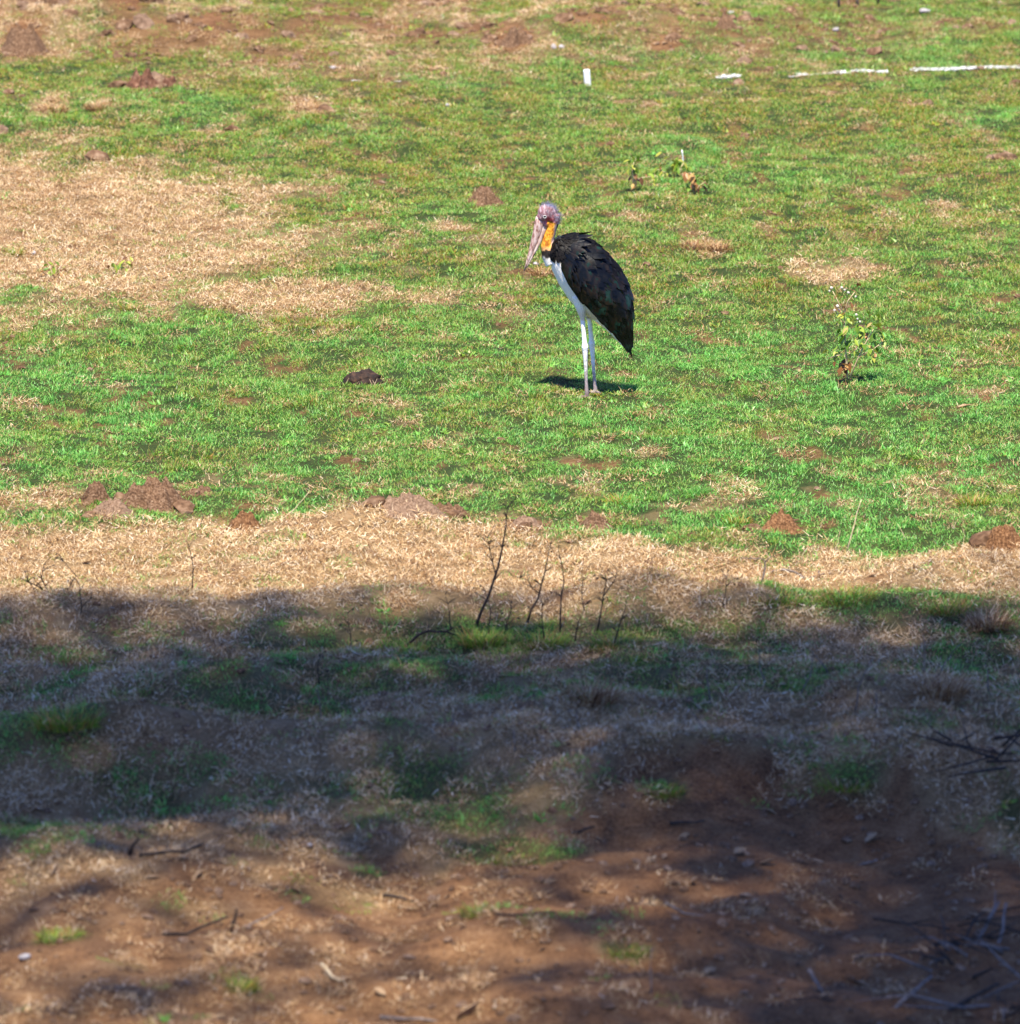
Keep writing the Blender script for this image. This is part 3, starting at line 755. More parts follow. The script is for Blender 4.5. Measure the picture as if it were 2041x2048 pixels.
# ------------------------------------------------------------------ sticks, dry stalks and twigs
def pts_px(base, offs):
    """points of a plant that stands at a ground spot: offsets in photograph pixels right / up, and metres back"""
    s = SCALE(base[1])
    return [Vector((dx / s, dy_, du / s / math.cos(R(12.5)))) for (dx, du, dy_) in offs]
def stalk(name, base, chains, mt, label, cat, group=None, side=0, seed=0, partname='stem', sub='side_twig'):
    root = empty(name, spot(*base))
    rs = np.random.default_rng(seed)
    for ci, (offs, r0, r1) in enumerate(chains):
        P_ = pts_px(base, offs)
        # finer, slightly crooked line
        Q = []
        for a, b in zip(P_[:-1], P_[1:]):
            for t in (0, .5): Q.append(a.lerp(b, t) + Vector(rs.normal(0, .0035, 3)) * (1 if t else 0))
        Q.append(P_[-1])
        rad = [r0 + (r1 - r0) * i / (len(Q) - 1) for i in range(len(Q))]
        v, f = tube(Q, rad, 6)
        st = mesh_obj(partname, v, f, mt, root)
        for k in range(side):
            i = rs.integers(len(Q) // 4, len(Q)); b = Q[i]; a = rs.uniform(0, 6.28); ln = rs.uniform(.025, .075)
            e = b + Vector((math.cos(a), math.sin(a) * .5, rs.uniform(.3, 1.0))).normalized() * ln
            v, f = tube([b, b.lerp(e, .55) + Vector((0, 0, .004)), e], [r1 * 1.3 + .0007, r1 + .0006, .0006], 5)
            mesh_obj(sub, v, f, mt, st)
            if rs.random() < .7:
                vv = [(0, 0, 0), (.012, .004, .004), (.024, 0, 0), (.012, -.004, -.003)]
                me_ = mesh_obj('withered_leaf', vv, [(0, 1, 2, 3)], M_TWIG, st, False, e, (rs.uniform(-1, 1), rs.uniform(-1, 1), a))
    tag(root, label, cat, group)
    return root
GT = 'dark twigs at the edge of the shade'
stalk('dead_sapling', (952, 1272), [([(0, 0, 0), (25, 60, .02), (45, 120, .02), (60, 200, 0), (64, 240, 0)], .0085, .0025), ([(40, 105, .02), (28, 150, .05), (24, 175, .05)], .004, .0015)],
      M_TWIG, 'tallest dark bare sapling rising out of the shade at centre', 'sapling', GT, 9, 1)
stalk('dead_sapling', (1055, 1262), [([(0, 0, 0), (22, 50, 0), (35, 100, .03), (46, 155, .03)], .007, .002), ([(24, 60, 0), (0, 90, -.03), (-30, 98, -.03)], .0035, .0012)],
      M_TWIG, 'leaning dark sapling right of the tallest one', 'sapling', GT, 8, 2)
stalk('dead_sapling', (1121, 1285), [([(0, 0, 0), (2, 70, .02), (4, 130, .02), (-4, 165, .03)], .005, .0015)], M_TWIG, 'thin upright dark sapling between two leaning ones', 'sapling', GT, 8, 3)
stalk('dead_sapling', (1195, 1285), [([(0, 0, 0), (10, 60, 0), (18, 100, .02), (4, 130, .03)], .0045, .0015), ([(12, 70, 0), (30, 95, .02), (40, 120, .02)], .003, .001)],
      M_TWIG, 'forked dark sapling at the shade edge, right of the upright one', 'sapling', GT, 7, 4)
stalk('dead_sapling', (1228, 1312), [([(0, 0, 0), (14, 50, 0), (26, 95, .02)], .005, .0015)], M_TWIG, 'short leaning dark sapling, rightmost of the group', 'sapling', GT, 4, 5)
stalk('dead_sapling', (978, 1280), [([(0, 0, 0), (4, 40, .02), (-6, 80, .02)], .004, .0012)], M_TWIG, 'short dark twig at the foot of the tallest sapling', 'sapling', GT, 5, 6)
stalk('arching_twig', (812, 1292), [([(0, 0, 0), (22, 22, 0), (45, 30, .02), (80, 28, .03), (110, 18, .03), (118, 0, .03)], .0085, .003)], M_TWIG,
      'dark dead twig arching over the ground left of the saplings', 'twig', GT, 2, 7)
stalk('dead_sapling', (385, 1215), [([(0, 0, 0), (2, 50, .02), (-6, 95, .02), (-14, 112, .02)], .004, .0012)], M_TWIG, 'slender dark stem standing in dry grass at left', 'sapling', GT, 5, 8)
stalk('dead_sapling', (163, 1262), [([(0, 0, 0), (0, 30, 0), (-3, 60, .02)], .0045, .0015)], M_TWIG, 'short dark stem at far left on the shade edge', 'sapling', GT, 4, 9)
extra = [(905, 1282, [(0, 0, 0), (-6, 40, .02), (-14, 78, .02)], 'thin dark twig just right of the arching twig'), (1010, 1290, [(0, 0, 0), (8, 36, 0), (10, 66, .02)], 'thin dark twig between the tallest and the leaning sapling'),
         (1090, 1300, [(0, 0, 0), (-6, 50, 0), (-4, 92, 0)], 'thin dark twig leaning left before the upright sapling'), (1150, 1296, [(0, 0, 0), (8, 40, 0), (20, 72, 0)], 'thin dark twig between the upright and the forked sapling'),
         (700, 1300, [(0, 0, 0), (2, 40, 0), (-4, 84, 0)], 'thin dark twig standing alone left of the arching twig'), (1172, 1262, [(0, 0, 0), (-8, 40, 0), (-6, 84, .02)], 'thin twig behind the forked sapling'),
         (1445, 1260, [(0, 0, 0), (6, 30, 0), (8, 62, 0)], 'thin dark twig in the dry band right of the saplings'), (640, 1400, [(0, 0, 0), (-4, 40, 0), (2, 80, 0)], 'thin dark twig in deep shade left of centre')]
for k_, (px, py, of, lb) in enumerate(extra): stalk('dead_twig', (px, py), [(of, .0035, .001)], M_TWIG, lb, 'twig', GT, 6, 60 + k_)
stalk('twig_bush', (98, 1190), [([(0, 0, 0), (-25, 18, 0), (-58, 32, .02)], .005, .002), ([(0, 0, 0), (-15, 30, .02), (-10, 55, .04)], .004, .0015),
      ([(5, 0, 0), (40, 12, 0), (55, 35, .02), (30, 62, .04)], .005, .0015), ([(0, 4, 0), (20, 8, -.02), (48, 16, -.02)], .004, .0015), ([(-10, 0, 0), (-30, 4, -.03), (-48, -6, -.05)], .004, .0015)],
      M_TWIG, 'tangled dark twig bush in the dry grass at far left', 'twig bush', GT, 5, 10, 'branch')
stalk('fallen_branch', (1590, 1158), [([(-45, 8, .05), (-20, 14, .03), (0, 10, .02), (20, -1, 0), (42, 2, 0), (60, 9, 0)], .008, .004)], M_STICK, 'curved brown branch lying on the dry band at right', 'branch', None, 1, 11)
stalk('dead_twig', (1522, 1224), [([(0, 0, 0), (6, 20, 0), (8, 40, .01), (0, 48, .01), (-40, 48, .02)], .005, .002)], M_STICK, 'bent hooked twig standing in the dry band, right of centre', 'twig', None, 1, 12)
GS = 'pale dry stalks'
stalk('dry_stalk', (1694, 1098), [([(0, 0, 0), (10, 40, 0), (20, 80, .02), (29, 108, .02)], .0042, .002), ([(20, 30, 0), (22, 52, 0)], .003, .0012)], M_STRAW, 'tallest pale dry stalk leaning right above the dry band at right', 'stalk', GS, 0, 13)
stalk('dry_stalk', (1674, 1098), [([(0, 0, 0), (4, 25, 0), (7, 48, 0)], .0028, .001)], M_STRAW, 'short pale stalk left of the tallest dry stalk', 'stalk', GS, 0, 14)
stalk('dry_stalk', (1927, 1095), [([(0, 0, 0), (1, 25, 0), (-1, 48, 0)], .002, .001)], M_STRAW, 'thin upright straw near the orange mound at right edge', 'stalk', GS, 0, 15)
stalk('dry_stalk', (1863, 1058), [([(0, 0, 0), (-1, 25, 0), (0, 46, 0)], .002, .001)], M_STRAW, 'thin upright straw in rich green grass at right', 'stalk', GS, 0, 16)
stalk('dry_stalk', (1817, 1066), [([(0, 0, 0), (-12, 18, 0), (-22, 34, 0)], .0025, .001)], M_STRAW, 'straw leaning left in green grass at right', 'stalk', GS, 0, 17)
stalk('dry_stalk', (1606, 1118), [([(0, 0, 0), (-1, 18, 0), (1, 34, 0)], .004, .0015), ([(-10, 2, 0), (-6, 20, 0), (-9, 32, 0)], .003, .001)], M_STRAW, 'pair of short pale stalks in the dry band left of the tallest stalk', 'stalk', GS, 0, 18)
stalk('dry_stalk', (1368, 318), [([(0, 0, 0), (-2, 12, 0), (-4, 25, 0)], .005, .004)], M_WHITE, 'short whitish stalk above the weeds at upper right', 'stalk', GS, 0, 19)
stalk('dry_stalk', (490, 36), [([(0, 0, 0), (1, 10, 0), (2, 24, 0)], .003, .001)], M_STRAW, 'thin white straw standing at the top left', 'stalk', GS, 0, 20)
stalk('dry_stalk', (110, 72), [([(0, 0, 0), (0, 10, 0), (-2, 18, 0)], .005, .002)], M_STRAW, 'short pale stalk between the red mounds at top left', 'stalk', GS, 0, 21)
stalk('dry_stalk', (15, 1022), [([(0, 0, 0), (8, 12, 0), (18, 22, 0)], .004, .0015)], M_STRAW, 'bent pale stalk at the left edge above the dry band', 'stalk', GS, 0, 22)
stalk('dry_stalk', (560, 1058), [([(0, 0, 0), (22, 18, 0), (40, 36, 0), (60, 60, 0)], .0035, .0015)], M_STRAW, 'long pale stalk leaning right beside the bright orange mound at left', 'stalk', GS, 0, 23)
stalk('dry_stalk', (286, 1058), [([(0, 0, 0), (0, 18, 0), (2, 36, 0)], .0035, .0015)], M_STICK, 'short brown stem in front of the largest mound', 'stalk', GS, 0, 24)
stalk('dry_stalk', (404, 1056), [([(0, 0, 0), (0, 16, 0), (1, 30, 0)], .004, .002)], M_TWIG, 'short dark stem right of the largest mound', 'stalk', GS, 0, 25)
shade_stalks = [(1420, 1490, [(0, 0, 0), (-4, 40, 0), (-6, 76, 0)], 'pale upright stalk in the shade right of the centre hump'), (1655, 1432, [(0, 0, 0), (-8, 14, 0), (-24, 36, 0)], 'pale stalk leaning left in the shade at right'),
    (1868, 1490, [(0, 0, 0), (20, 34, 0), (54, 76, 0)], 'long pale stick leaning right in the shade at right'), (1978, 1500, [(0, 0, 0), (-4, 30, 0), (-10, 64, 0)], 'pale upright stalk near the right edge in shade'),
    (1708, 1530, [(0, 0, 0), (8, 60, 0), (36, 120, 0)], 'grey stick rising among shaded grass at right'), (700, 1510, [(0, 0, 0), (16, 24, 0), (36, 60, 0)], 'pale stalk leaning right in the shade left of centre'),
    (1030, 1605, [(0, 0, 0), (-2, 20, 0), (-2, 42, 0)], 'short white stalk on shaded soil at centre'), (905, 1560, [(0, 0, 0), (2, 16, 0), (4, 34, 0)], 'short pale stalk in shade left of centre'),
    (1415, 1600, [(0, 0, 0), (-16, 18, 0), (-34, 42, 0)], 'grey stalk leaning left below the pale upright stalk'), (1160, 1570, [(0, 0, 0), (-4, 20, 0), (-6, 40, 0)], 'short pale stalk under the centre hump'),
    (1752, 1560, [(0, 0, 0), (0, 30, 0), (-1, 50, 0)], 'thin grey stalk on the slope of the right hump'), (1300, 2020, [(0, 0, 0), (2, 40, 0), (4, 90, 0)], 'thin grey stalk at the bottom right of centre'),
    (1600, 1480, [(0, 0, 0), (20, 40, 0), (25, 90, 0)], 'thin grey stem in the shaded grass right of centre'), (640, 1460, [(0, 0, 0), (2, 40, 0), (-4, 90, 0)], 'thin pale stem in the shaded grass left of centre'),
    (1530, 1460, [(0, 0, 0), (-10, 30, 0), (-12, 74, 0)], 'thin grey stem leaning left in the shade right of centre'), (1845, 1470, [(0, 0, 0), (2, 50, 0), (-2, 90, 0)], 'thin grey stem left of the long pale stick')]
for k, (px, py, of, lb) in enumerate(shade_stalks):
    stalk('dry_stalk', (px, py), [(of, .0042, .0018)], M_STICK, lb, 'stalk', GS, 0, 40 + k)
GL = 'sticks lying on the shaded soil'
lying = [(268, 1785, [(-8, 0, 0), (6, 26, 0), (12, 34, 0)], .012, M_TWIG, 'stub of a dark broken branch on the shaded soil at lower left'), (330, 1782, [(-50, -4, 0), (-10, 2, 0), (40, 4, 0), (76, 10, .1)], .010, M_TWIG, 'dark stick lying beside the broken stub at lower left'),
    (470, 1890, [(-8, -4, 0), (0, 20, 0), (4, 42, 0)], .009, M_TWIG, 'short dark upright stick at lower left of centre'), (395, 1888, [(-70, -6, 0), (-20, -4, 0), (30, 6, .1), (60, 12, .15)], .008, M_TWIG, 'dark twig lying left of the short upright stick'),
    (665, 1976, [(-22, 12, .1), (0, 0, 0), (24, -10, 0)], .009, M_STRAW, 'pale chipped stick at the bottom left of centre'), (520, 1868, [(-24, 0, 0), (10, 4, .1), (44, 12, .2)], .005, M_STICK, 'thin pale stick right of the short upright stick'),
    (800, 1792, [(-34, 6, 0), (0, 0, 0), (40, -10, 0)], .009, M_TWIG, 'dark stick lying on bare soil left of centre'), (1170, 1690, [(-26, -6, 0), (0, 2, 0), (20, 8, 0)], .009, M_TWIG, 'short dark stick at the edge of the bare soil, centre'),
    (1380, 1682, [(-40, -2, 0), (0, 0, 0), (30, 4, 0)], .009, M_TWIG, 'dark stick just under the green tuft right of centre'), (1740, 1712, [(-30, -12, 0), (0, -2, 0), (16, 4, 0)], .006, M_STICK, 'thin pale stick below the dead leaves at right'),
    (830, 2020, [(-70, 4, 0), (-20, 0, 0), (40, -4, 0), (70, -10, 0)], .009, M_STICK, 'long pale stick on the bottom edge left of centre'), (1640, 2000, [(-20, 24, .1), (0, 0, 0), (14, -20, 0)], .010, M_STICK, 'pale stick slanting down at the bottom right'),
    (1820, 2030, [(-30, -10, 0), (10, 10, .1), (50, 30, .2)], .011, M_STICK, 'grey branch at the bottom edge near the right corner'), (1985, 1880, [(-40, -30, 0), (-10, 0, .1), (20, 40, .2)], .011, M_STICK, 'grey branch leaning on the brush pile at the right edge'),
    (2010, 1900, [(-20, -30, 0), (0, 10, .1), (8, 50, .2)], .010, M_STICK, 'second grey branch leaning on the brush pile at the right edge'), (1945, 2030, [(-60, -20, 0), (0, 4, .1), (60, 20, .2)], .012, M_TWIG, 'dark branch in the bottom right corner'),
    (1370, 1860, [(-40, 16, 0), (0, -6, 0), (50, -14, 0)], .007, M_STICK, 'thin grey stick on bare soil right of centre'), (1050, 1880, [(-60, 0, 0), (0, -2, 0), (60, 4, 0)], .006, M_TWIG, 'thin dark stick on bare soil at bottom centre')]
for k, (px, py, of, r_, mt, lb) in enumerate(lying):
    rt = stalk('fallen_stick', (px, py), [(of, r_, r_ * .5)], mt, lb, 'stick', GL, 0, 80 + k)
    rt.location.z += r_ + .012

# brush pile in the lower right corner
def brush(px, py, n, spread, label, seed):
    root = empty('brush_pile', spot(px, py)); rs = np.random.default_rng(seed)
    for k in range(n):
        a = rs.uniform(0, 6.28); ln = rs.uniform(.15, .5); b = Vector((rs.normal(0, spread), rs.normal(0, spread * .8), rs.uniform(.0, .03)))
        e = b + Vector((math.cos(a), math.sin(a), rs.uniform(.0, .45))).normalized() * ln
        m_ = b.lerp(e, .5) + Vector(rs.normal(0, .02, 3)); m_.z = abs(m_.z) + .01
        v, f = tube([b, m_, e], [rs.uniform(.004, .009), .005, .0015], 5)
        mesh_obj('branch', v, f, M_TWIG if rs.random() < .72 else M_STICK, root)
    tag(root, label, 'brush pile')
brush(1930, 1905, 26, .26, 'heap of dark dead branches on the shaded soil at the lower right', 5)
brush(1990, 2025, 20, .25, 'heap of dark brushwood in the bottom right corner', 6)
brush(2010, 1640, 20, .16, 'small heap of dark twigs at the right edge below the shaded hump', 7)
brush(30, 1500, 20, .18, 'loose dark twigs at the left edge above the shaded green tussock', 8)

# dead leaves large enough to see one by one
lv = [(-.5, 0, .10), (-.2, -.26, .2), (-.2, 0, 0), (-.2, .26, .22), (.15, -.27, .16), (.15, 0, -.02), (.15, .27, .20), (.5, 0, .14)]
lf = [(0, 1, 2), (0, 2, 3), (1, 4, 5, 2), (2, 5, 6, 3), (4, 7, 5), (5, 7, 6)]
me_dl = bpy.data.meshes.new('dead_leaf'); me_dl.from_pydata(lv, [], lf); me_dl.materials.append(M_DEADLEAF); me_dl.update()
leaves_px = [(1744, 1686, 34, 'pale curled dead leaf on bare soil right of centre, below the green tuft'), (1912, 1684, 24, 'whitish dead leaf on bare soil near the right edge'), (1976, 1822, 26, 'pale dead leaf above the heap of dark branches'),
    (1368, 1694, 24, 'yellowish dead leaf below the dark stick right of centre'), (1480, 1730, 36, 'pale dead leaf left on the wide bare soil'), (1535, 1742, 32, 'second pale dead leaf right beside the first on bare soil'),
    (1635, 1714, 26, 'small pale dead leaf in the middle of the bare soil at right'), (275, 1712, 44, 'cream dead leaf on the shaded ground at lower left'), (110, 1800, 34, 'yellowish dead leaf at far left on shaded soil'),
    (400, 1805, 28, 'pale dead leaf right of the dark stick at lower left'), (1420, 1935, 30, 'pale dead leaf at the bottom, right of centre'), (925, 1885, 24, 'small beige dead leaf beside the green tuft at bottom centre'),
    (760, 1990, 30, 'beige dead leaf near the bottom edge left of centre'), (1720, 1905, 34, 'grey dead leaf left of the heap of branches'), (1185, 1870, 26, 'light brown dead leaf at lower centre'),
    (940, 2030, 60, 'large pale dead leaf on the bottom edge left of centre'), (590, 1800, 26, 'cream dead leaf at lower left, right of the broken branch')]
for k, (px, py, w, lb) in enumerate(leaves_px):
    s = SCALE(py); o = bpy.data.objects.new('dead_leaf', me_dl); COL.objects.link(o)
    o.location = spot(px, py, .012); o.rotation_euler = (rng.normal(0, .35), rng.normal(0, .35), rng.uniform(0, 6.28)); o.scale = (w / s * 1.1, w / s * 1.0, w / s * .9)
    tag(o, lb, 'leaf', 'dead leaves on the shaded soil')

# three thin leg-like uprights cut by the top edge, built as plain sticks
stalk('pale_upright', (1678, 17), [([(0, -6, 0), (1, 60, 0), (0, 130, 0)], .011, .009)], M_STICK, 'left of two thin pale uprights cut by the top edge', 'stick', 'uprights at the top edge', 0, 120)
stalk('pale_upright', (1716, 15), [([(3, -6, 0), (-6, 40, 0), (-10, 130, 0)], .011, .009)], M_STICK, 'right of two thin pale uprights cut by the top edge', 'stick', 'uprights at the top edge', 0, 121)
stalk('dark_upright', (1755, 10), [([(0, -4, 0), (2, 20, 0), (4, 110, 0)], .012, .008)], M_TWIG, 'dark thin upright cut by the top edge near the pale ones', 'stick', 'uprights at the top edge', 0, 122)

# ------------------------------------------------------------------ weeds with leaves
wl = [(0, 0, 0), (.28, -.20, .05), (.28, 0, -.02), (.28, .20, .05), (.62, -.22, .02), (.62, 0, -.05), (.62, .22, .02), (1, 0, -.14)]
wf = [(0, 1, 2), (0, 2, 3), (1, 4, 5, 2), (2, 5, 6, 3), (4, 7, 5), (5, 7, 6)]
def leaf_mesh(m_):
    me = bpy.data.meshes.new('leaf'); me.from_pydata(wl, [], wf); me.materials.append(m_)
    me.polygons.foreach_set('use_smooth', [True] * len(wf)); me.update(); return me
ME_LEAF, ME_LEAFD = leaf_mesh(M_LEAF), leaf_mesh(M_LEAFDRY)
fl_v, fl_f = ico(1); 
me_fl = bpy.data.meshes.new('flower'); me_fl.from_pydata([tuple(q) for q in lump(fl_v, .8, 5) * np.array((1, 1, .8))], [], fl_f); me_fl.materials.append(M_FLOWER); me_fl.update()
def weed(base, stems, leaves, flowers, label, seed, size):
    root = empty('weed_plant', spot(*base)); s = SCALE(base[1]); rs = np.random.default_rng(seed)
    for offs, r0 in stems:
        P_ = pts_px(base, offs); v, f = tube(P_, [1.25 * r0 + (.0028 - 1.25 * r0) * i / (len(P_) - 1) for i in range(len(P_))], 6)
        mesh_obj('stem', v, f, M_STEMG, root)
    more = [(a + rs.normal(0, 7), b + rs.normal(0, 6), c * .8, d + rs.uniform(-90, 90), e if rs.random() < .85 else 1 - e) for (a, b, c, d, e) in leaves for _ in range(2)]
    for (dx, du, sz, az, dry) in leaves + more:
        du += sz * .22
        az = R(az); p_ = Vector((dx / s, rs.uniform(-.05, .05), du / s / .977))
        c = Vector((math.cos(az), math.sin(az), 0)) * sz / s * .5
        share('leaf', ME_LEAFD if dry else ME_LEAF, root, p_ - c, (rs.uniform(-.7, .7), rs.uniform(.15, 1.15), az), sz / s * size)
    for (dx, du, sz) in flowers:
        share('flower', me_fl, root, Vector((dx / s, rs.uniform(-.03, .03), du / s / .977)), (rs.random(), rs.random(), 0), sz / s * .4)
    tag(root, label, 'weed')
L1 = [(-16, 120, 20, 200, 0), (8, 112, 24, -20, 0), (-10, 98, 26, 215, 0), (15, 100, 26, 330, 0), (26, 92, 24, 300, 0), (44, 96, 24, 20, 0), (58, 100, 26, 40, 0), (66, 90, 24, 330, 0),
      (48, 82, 26, 250, 0), (-12, 78, 28, 240, 0), (-2, 70, 26, 270, 0), (20, 74, 24, 300, 0), (32, 66, 20, 280, 1), (60, 72, 22, 340, 0), (72, 80, 20, 10, 0), (-26, 62, 24, 210, 0),
      (-22, 50, 24, 230, 1), (-34, 40, 26, 190, 1), (-10, 36, 26, 250, 1), (4, 34, 24, 280, 1), (14, 52, 22, 300, 1), (44, 58, 20, 270, 1), (52, 48, 18, 300, 1), (-48, 58, 18, 170, 1),
      (-4, 26, 20, 260, 1), (-20, 28, 20, 220, 1), (-26, 120, 16, 190, 1), (60, 118, 16, 60, 1), (40, 124, 16, 80, 1), (36, 108, 20, 120, 0), (70, 50, 16, 350, 1), (-6, 132, 14, 100, 1),
      (6, 150, 13, 60, 1), (14, 160, 14, 20, 1), (22, 172, 14, 70, 1), (-16, 150, 12, 150, 1), (8, 138, 14, 300, 1), (24, 84, 22, 240, 0), (-18, 88, 22, 160, 0), (54, 64, 20, 40, 0)]
weed((1696, 772), [([(0, 0, 0), (-2, 40, 0), (-6, 90, 0), (-8, 140, .01), (-2, 165, .01), (14, 186, .01)], .005), ([(0, 4, 0), (14, 40, -.02), (32, 80, -.02), (50, 112, -.02)], .004),
                   ([(-4, 60, 0), (-22, 58, 0), (-40, 52, 0)], .003), ([(-8, 140, 0), (-18, 160, 0), (-32, 186, 0)], .0025), ([(-6, 120, 0), (-20, 138, 0), (-28, 152, 0)], .0025), ([(20, 56, 0), (50, 70, 0), (68, 84, 0)], .003)],
     [(a, b * 1.16, c, d, e if b < 40 or b > 128 else 0) for (a, b, c, d, e) in L1], [(-34, 192, 9), (-38, 186, 6), (-14, 194, 8), (-8, 188, 6), (0, 182, 8), (14, 176, 6), (-22, 158, 10), (-28, 150, 8), (-18, 148, 6), (-10, 138, 6), (16, 140, 8), (18, 132, 6), (24, 124, 7)],
     'leafy weed with white flower heads standing alone right of the stork', 1, .98)
weed((1268, 386), [([(0, 0, 0), (-2, 25, 0), (-3, 48, 0), (4, 68, 0)], .005), ([(-2, 20, 0), (16, 28, 0), (34, 30, 0)], .003)],
     [(-14, 46, 20, 190, 0), (10, 52, 20, 10, 0), (-8, 56, 20, 200, 0), (16, 44, 20, 340, 0), (2, 64, 18, 60, 0), (-2, 40, 20, 230, 0), (12, 60, 16, 30, 0), (36, 30, 18, 330, 0), (42, 22, 16, 280, 0), (18, 26, 18, 300, 1),
      (-2, 14, 18, 250, 1), (4, 20, 16, 290, 1), (-10, 28, 16, 220, 1), (-16, 58, 16, 170, 0), (8, 70, 14, 90, 0)], [], 'light green weed with drooping leaves, left of the pair above the stork', 2, 1.0)
weed((1352, 352), [([(0, 0, 0), (-8, 15, 0), (-18, 30, 0)], .004), ([(0, 0, 0), (8, 16, 0), (16, 30, 0)], .004), ([(0, 0, 0), (-18, 10, 0), (-38, 18, 0)], .003)],
     [(-40, 20, 20, 190, 0), (-30, 26, 22, 200, 0), (-20, 32, 22, 160, 0), (-10, 26, 24, 230, 0), (0, 30, 22, 260, 0), (10, 34, 24, 20, 0), (18, 28, 22, 330, 0), (-34, 12, 20, 220, 0), (-16, 16, 22, 250, 0), (4, 18, 22, 290, 0), (20, 18, 20, 0, 0), (-48, 14, 16, 180, 0), (28, 20, 18, 350, 0)],
     [], 'low bright green leafy weed, right of the pair above the stork', 3, 1.0)
weed((1388, 390), [([(0, 0, 0), (-2, 18, 0), (-6, 44, 0)], .006), ([(0, 2, 0), (12, 18, 0), (24, 26, 0)], .004)],
     [(-8, 40, 22, 200, 1), (-2, 34, 22, 260, 1), (6, 28, 22, 330, 1), (20, 26, 20, 350, 1), (-4, 20, 22, 240, 1), (10, 16, 22, 300, 1), (-10, 12, 16, 250, 0), (2, 8, 18, 280, 1), (24, 18, 16, 0, 1), (-12, 28, 18, 190, 1), (28, 30, 14, 40, 0)],
     [], 'brown withered weed just below the bright green one, above right of the stork', 4, 1.0)
weed((108, 548), [([(0, 0, 0), (-4, 14, 0), (-10, 28, 0)], .004), ([(0, 0, 0), (16, 14, 0), (30, 22, 0)], .004), ([(-6, 2, 0), (-20, 12, 0), (-30, 18, 0)], .003)],
     [(-10, 26, 18, 190, 0), (2, 20, 18, 300, 0), (-22, 14, 18, 200, 1), (30, 20, 18, 20, 1), (16, 14, 16, 320, 1), (-4, 10, 18, 240, 0), (8, 6, 16, 280, 1), (38, 6, 20, 340, 1), (-34, 20, 14, 180, 0), (-16, 30, 14, 130, 0)], [],
     'scrubby brown and green weed in the dry patch at far left', 5, 1.0)
weed((238, 542), [([(0, 0, 0), (2, 12, 0), (8, 24, 0)], .003), ([(0, 0, 0), (16, 18, 0), (28, 34, 0)], .003), ([(0, 0, 0), (-12, 10, 0), (-18, 22, 0)], .003)],
     [(0, 16, 20, 250, 0), (6, 22, 18, 300, 0), (-8, 12, 18, 220, 0), (26, 34, 16, 20, 1), (20, 26, 16, 330, 0), (-18, 22, 14, 170, 1), (10, 8, 16, 320, 0), (30, 40, 12, 60, 1)], [],
     'small green weed with dark twigs in the left dry patch', 6, 1.0)

# ------------------------------------------------------------------ the stork
S0 = 330.0
BX, BY = G(1172, 792)
stork = empty('stork', (BX, BY, Hs(BX, BY) - .012))
tag(stork, 'tall stork with bare pink head, yellow neck, black wings and long pale legs', 'stork')
C12, S12 = math.cos(R(12)), math.sin(R(12))
def B(px, py, y=0.0):
    return Vector(((px - 1172) / S0, y, ((792 - py) / S0 - y * S12) / C12))
def ring_pair(lo, hi, b, n=28, drop=0.0):
    a = B(*lo); c = B(*hi); m_ = (a + c) / 2; h = (c - a) / 2
    return [m_ + h * math.cos(2 * math.pi * k / n) + Vector((0, b * math.sin(2 * math.pi * k / n), 0)) for k in range(n)]
def loft(rings):
    n = len(rings[0]); v = [p for r in rings for p in r]; f = []
    for i in range(len(rings) - 1):
        for k in range(n): f.append((i * n + k, i * n + (k + 1) % n, (i + 1) * n + (k + 1) % n, (i + 1) * n + k))
    f.append(tuple(range(n - 1, -1, -1))); f.append(tuple((len(rings) - 1) * n + k for k in range(n)))
    return v, f
body = MB()
body.add(loft([ring_pair((1090, 499), (1106, 480), .030), ring_pair((1096, 512), (1120, 470), .066), ring_pair((1104, 538), (1148, 469), .098), ring_pair((1119, 568), (1182, 486), .118),
               ring_pair((1139, 598), (1211, 514), .122), ring_pair((1162, 622), (1234, 546), .112), ring_pair((1188, 638), (1248, 580), .09), ring_pair((1211, 655), (1256, 618), .062),
               ring_pair((1234, 678), (1262, 652), .034), ring_pair((1247, 692), (1262, 684), .012)]))
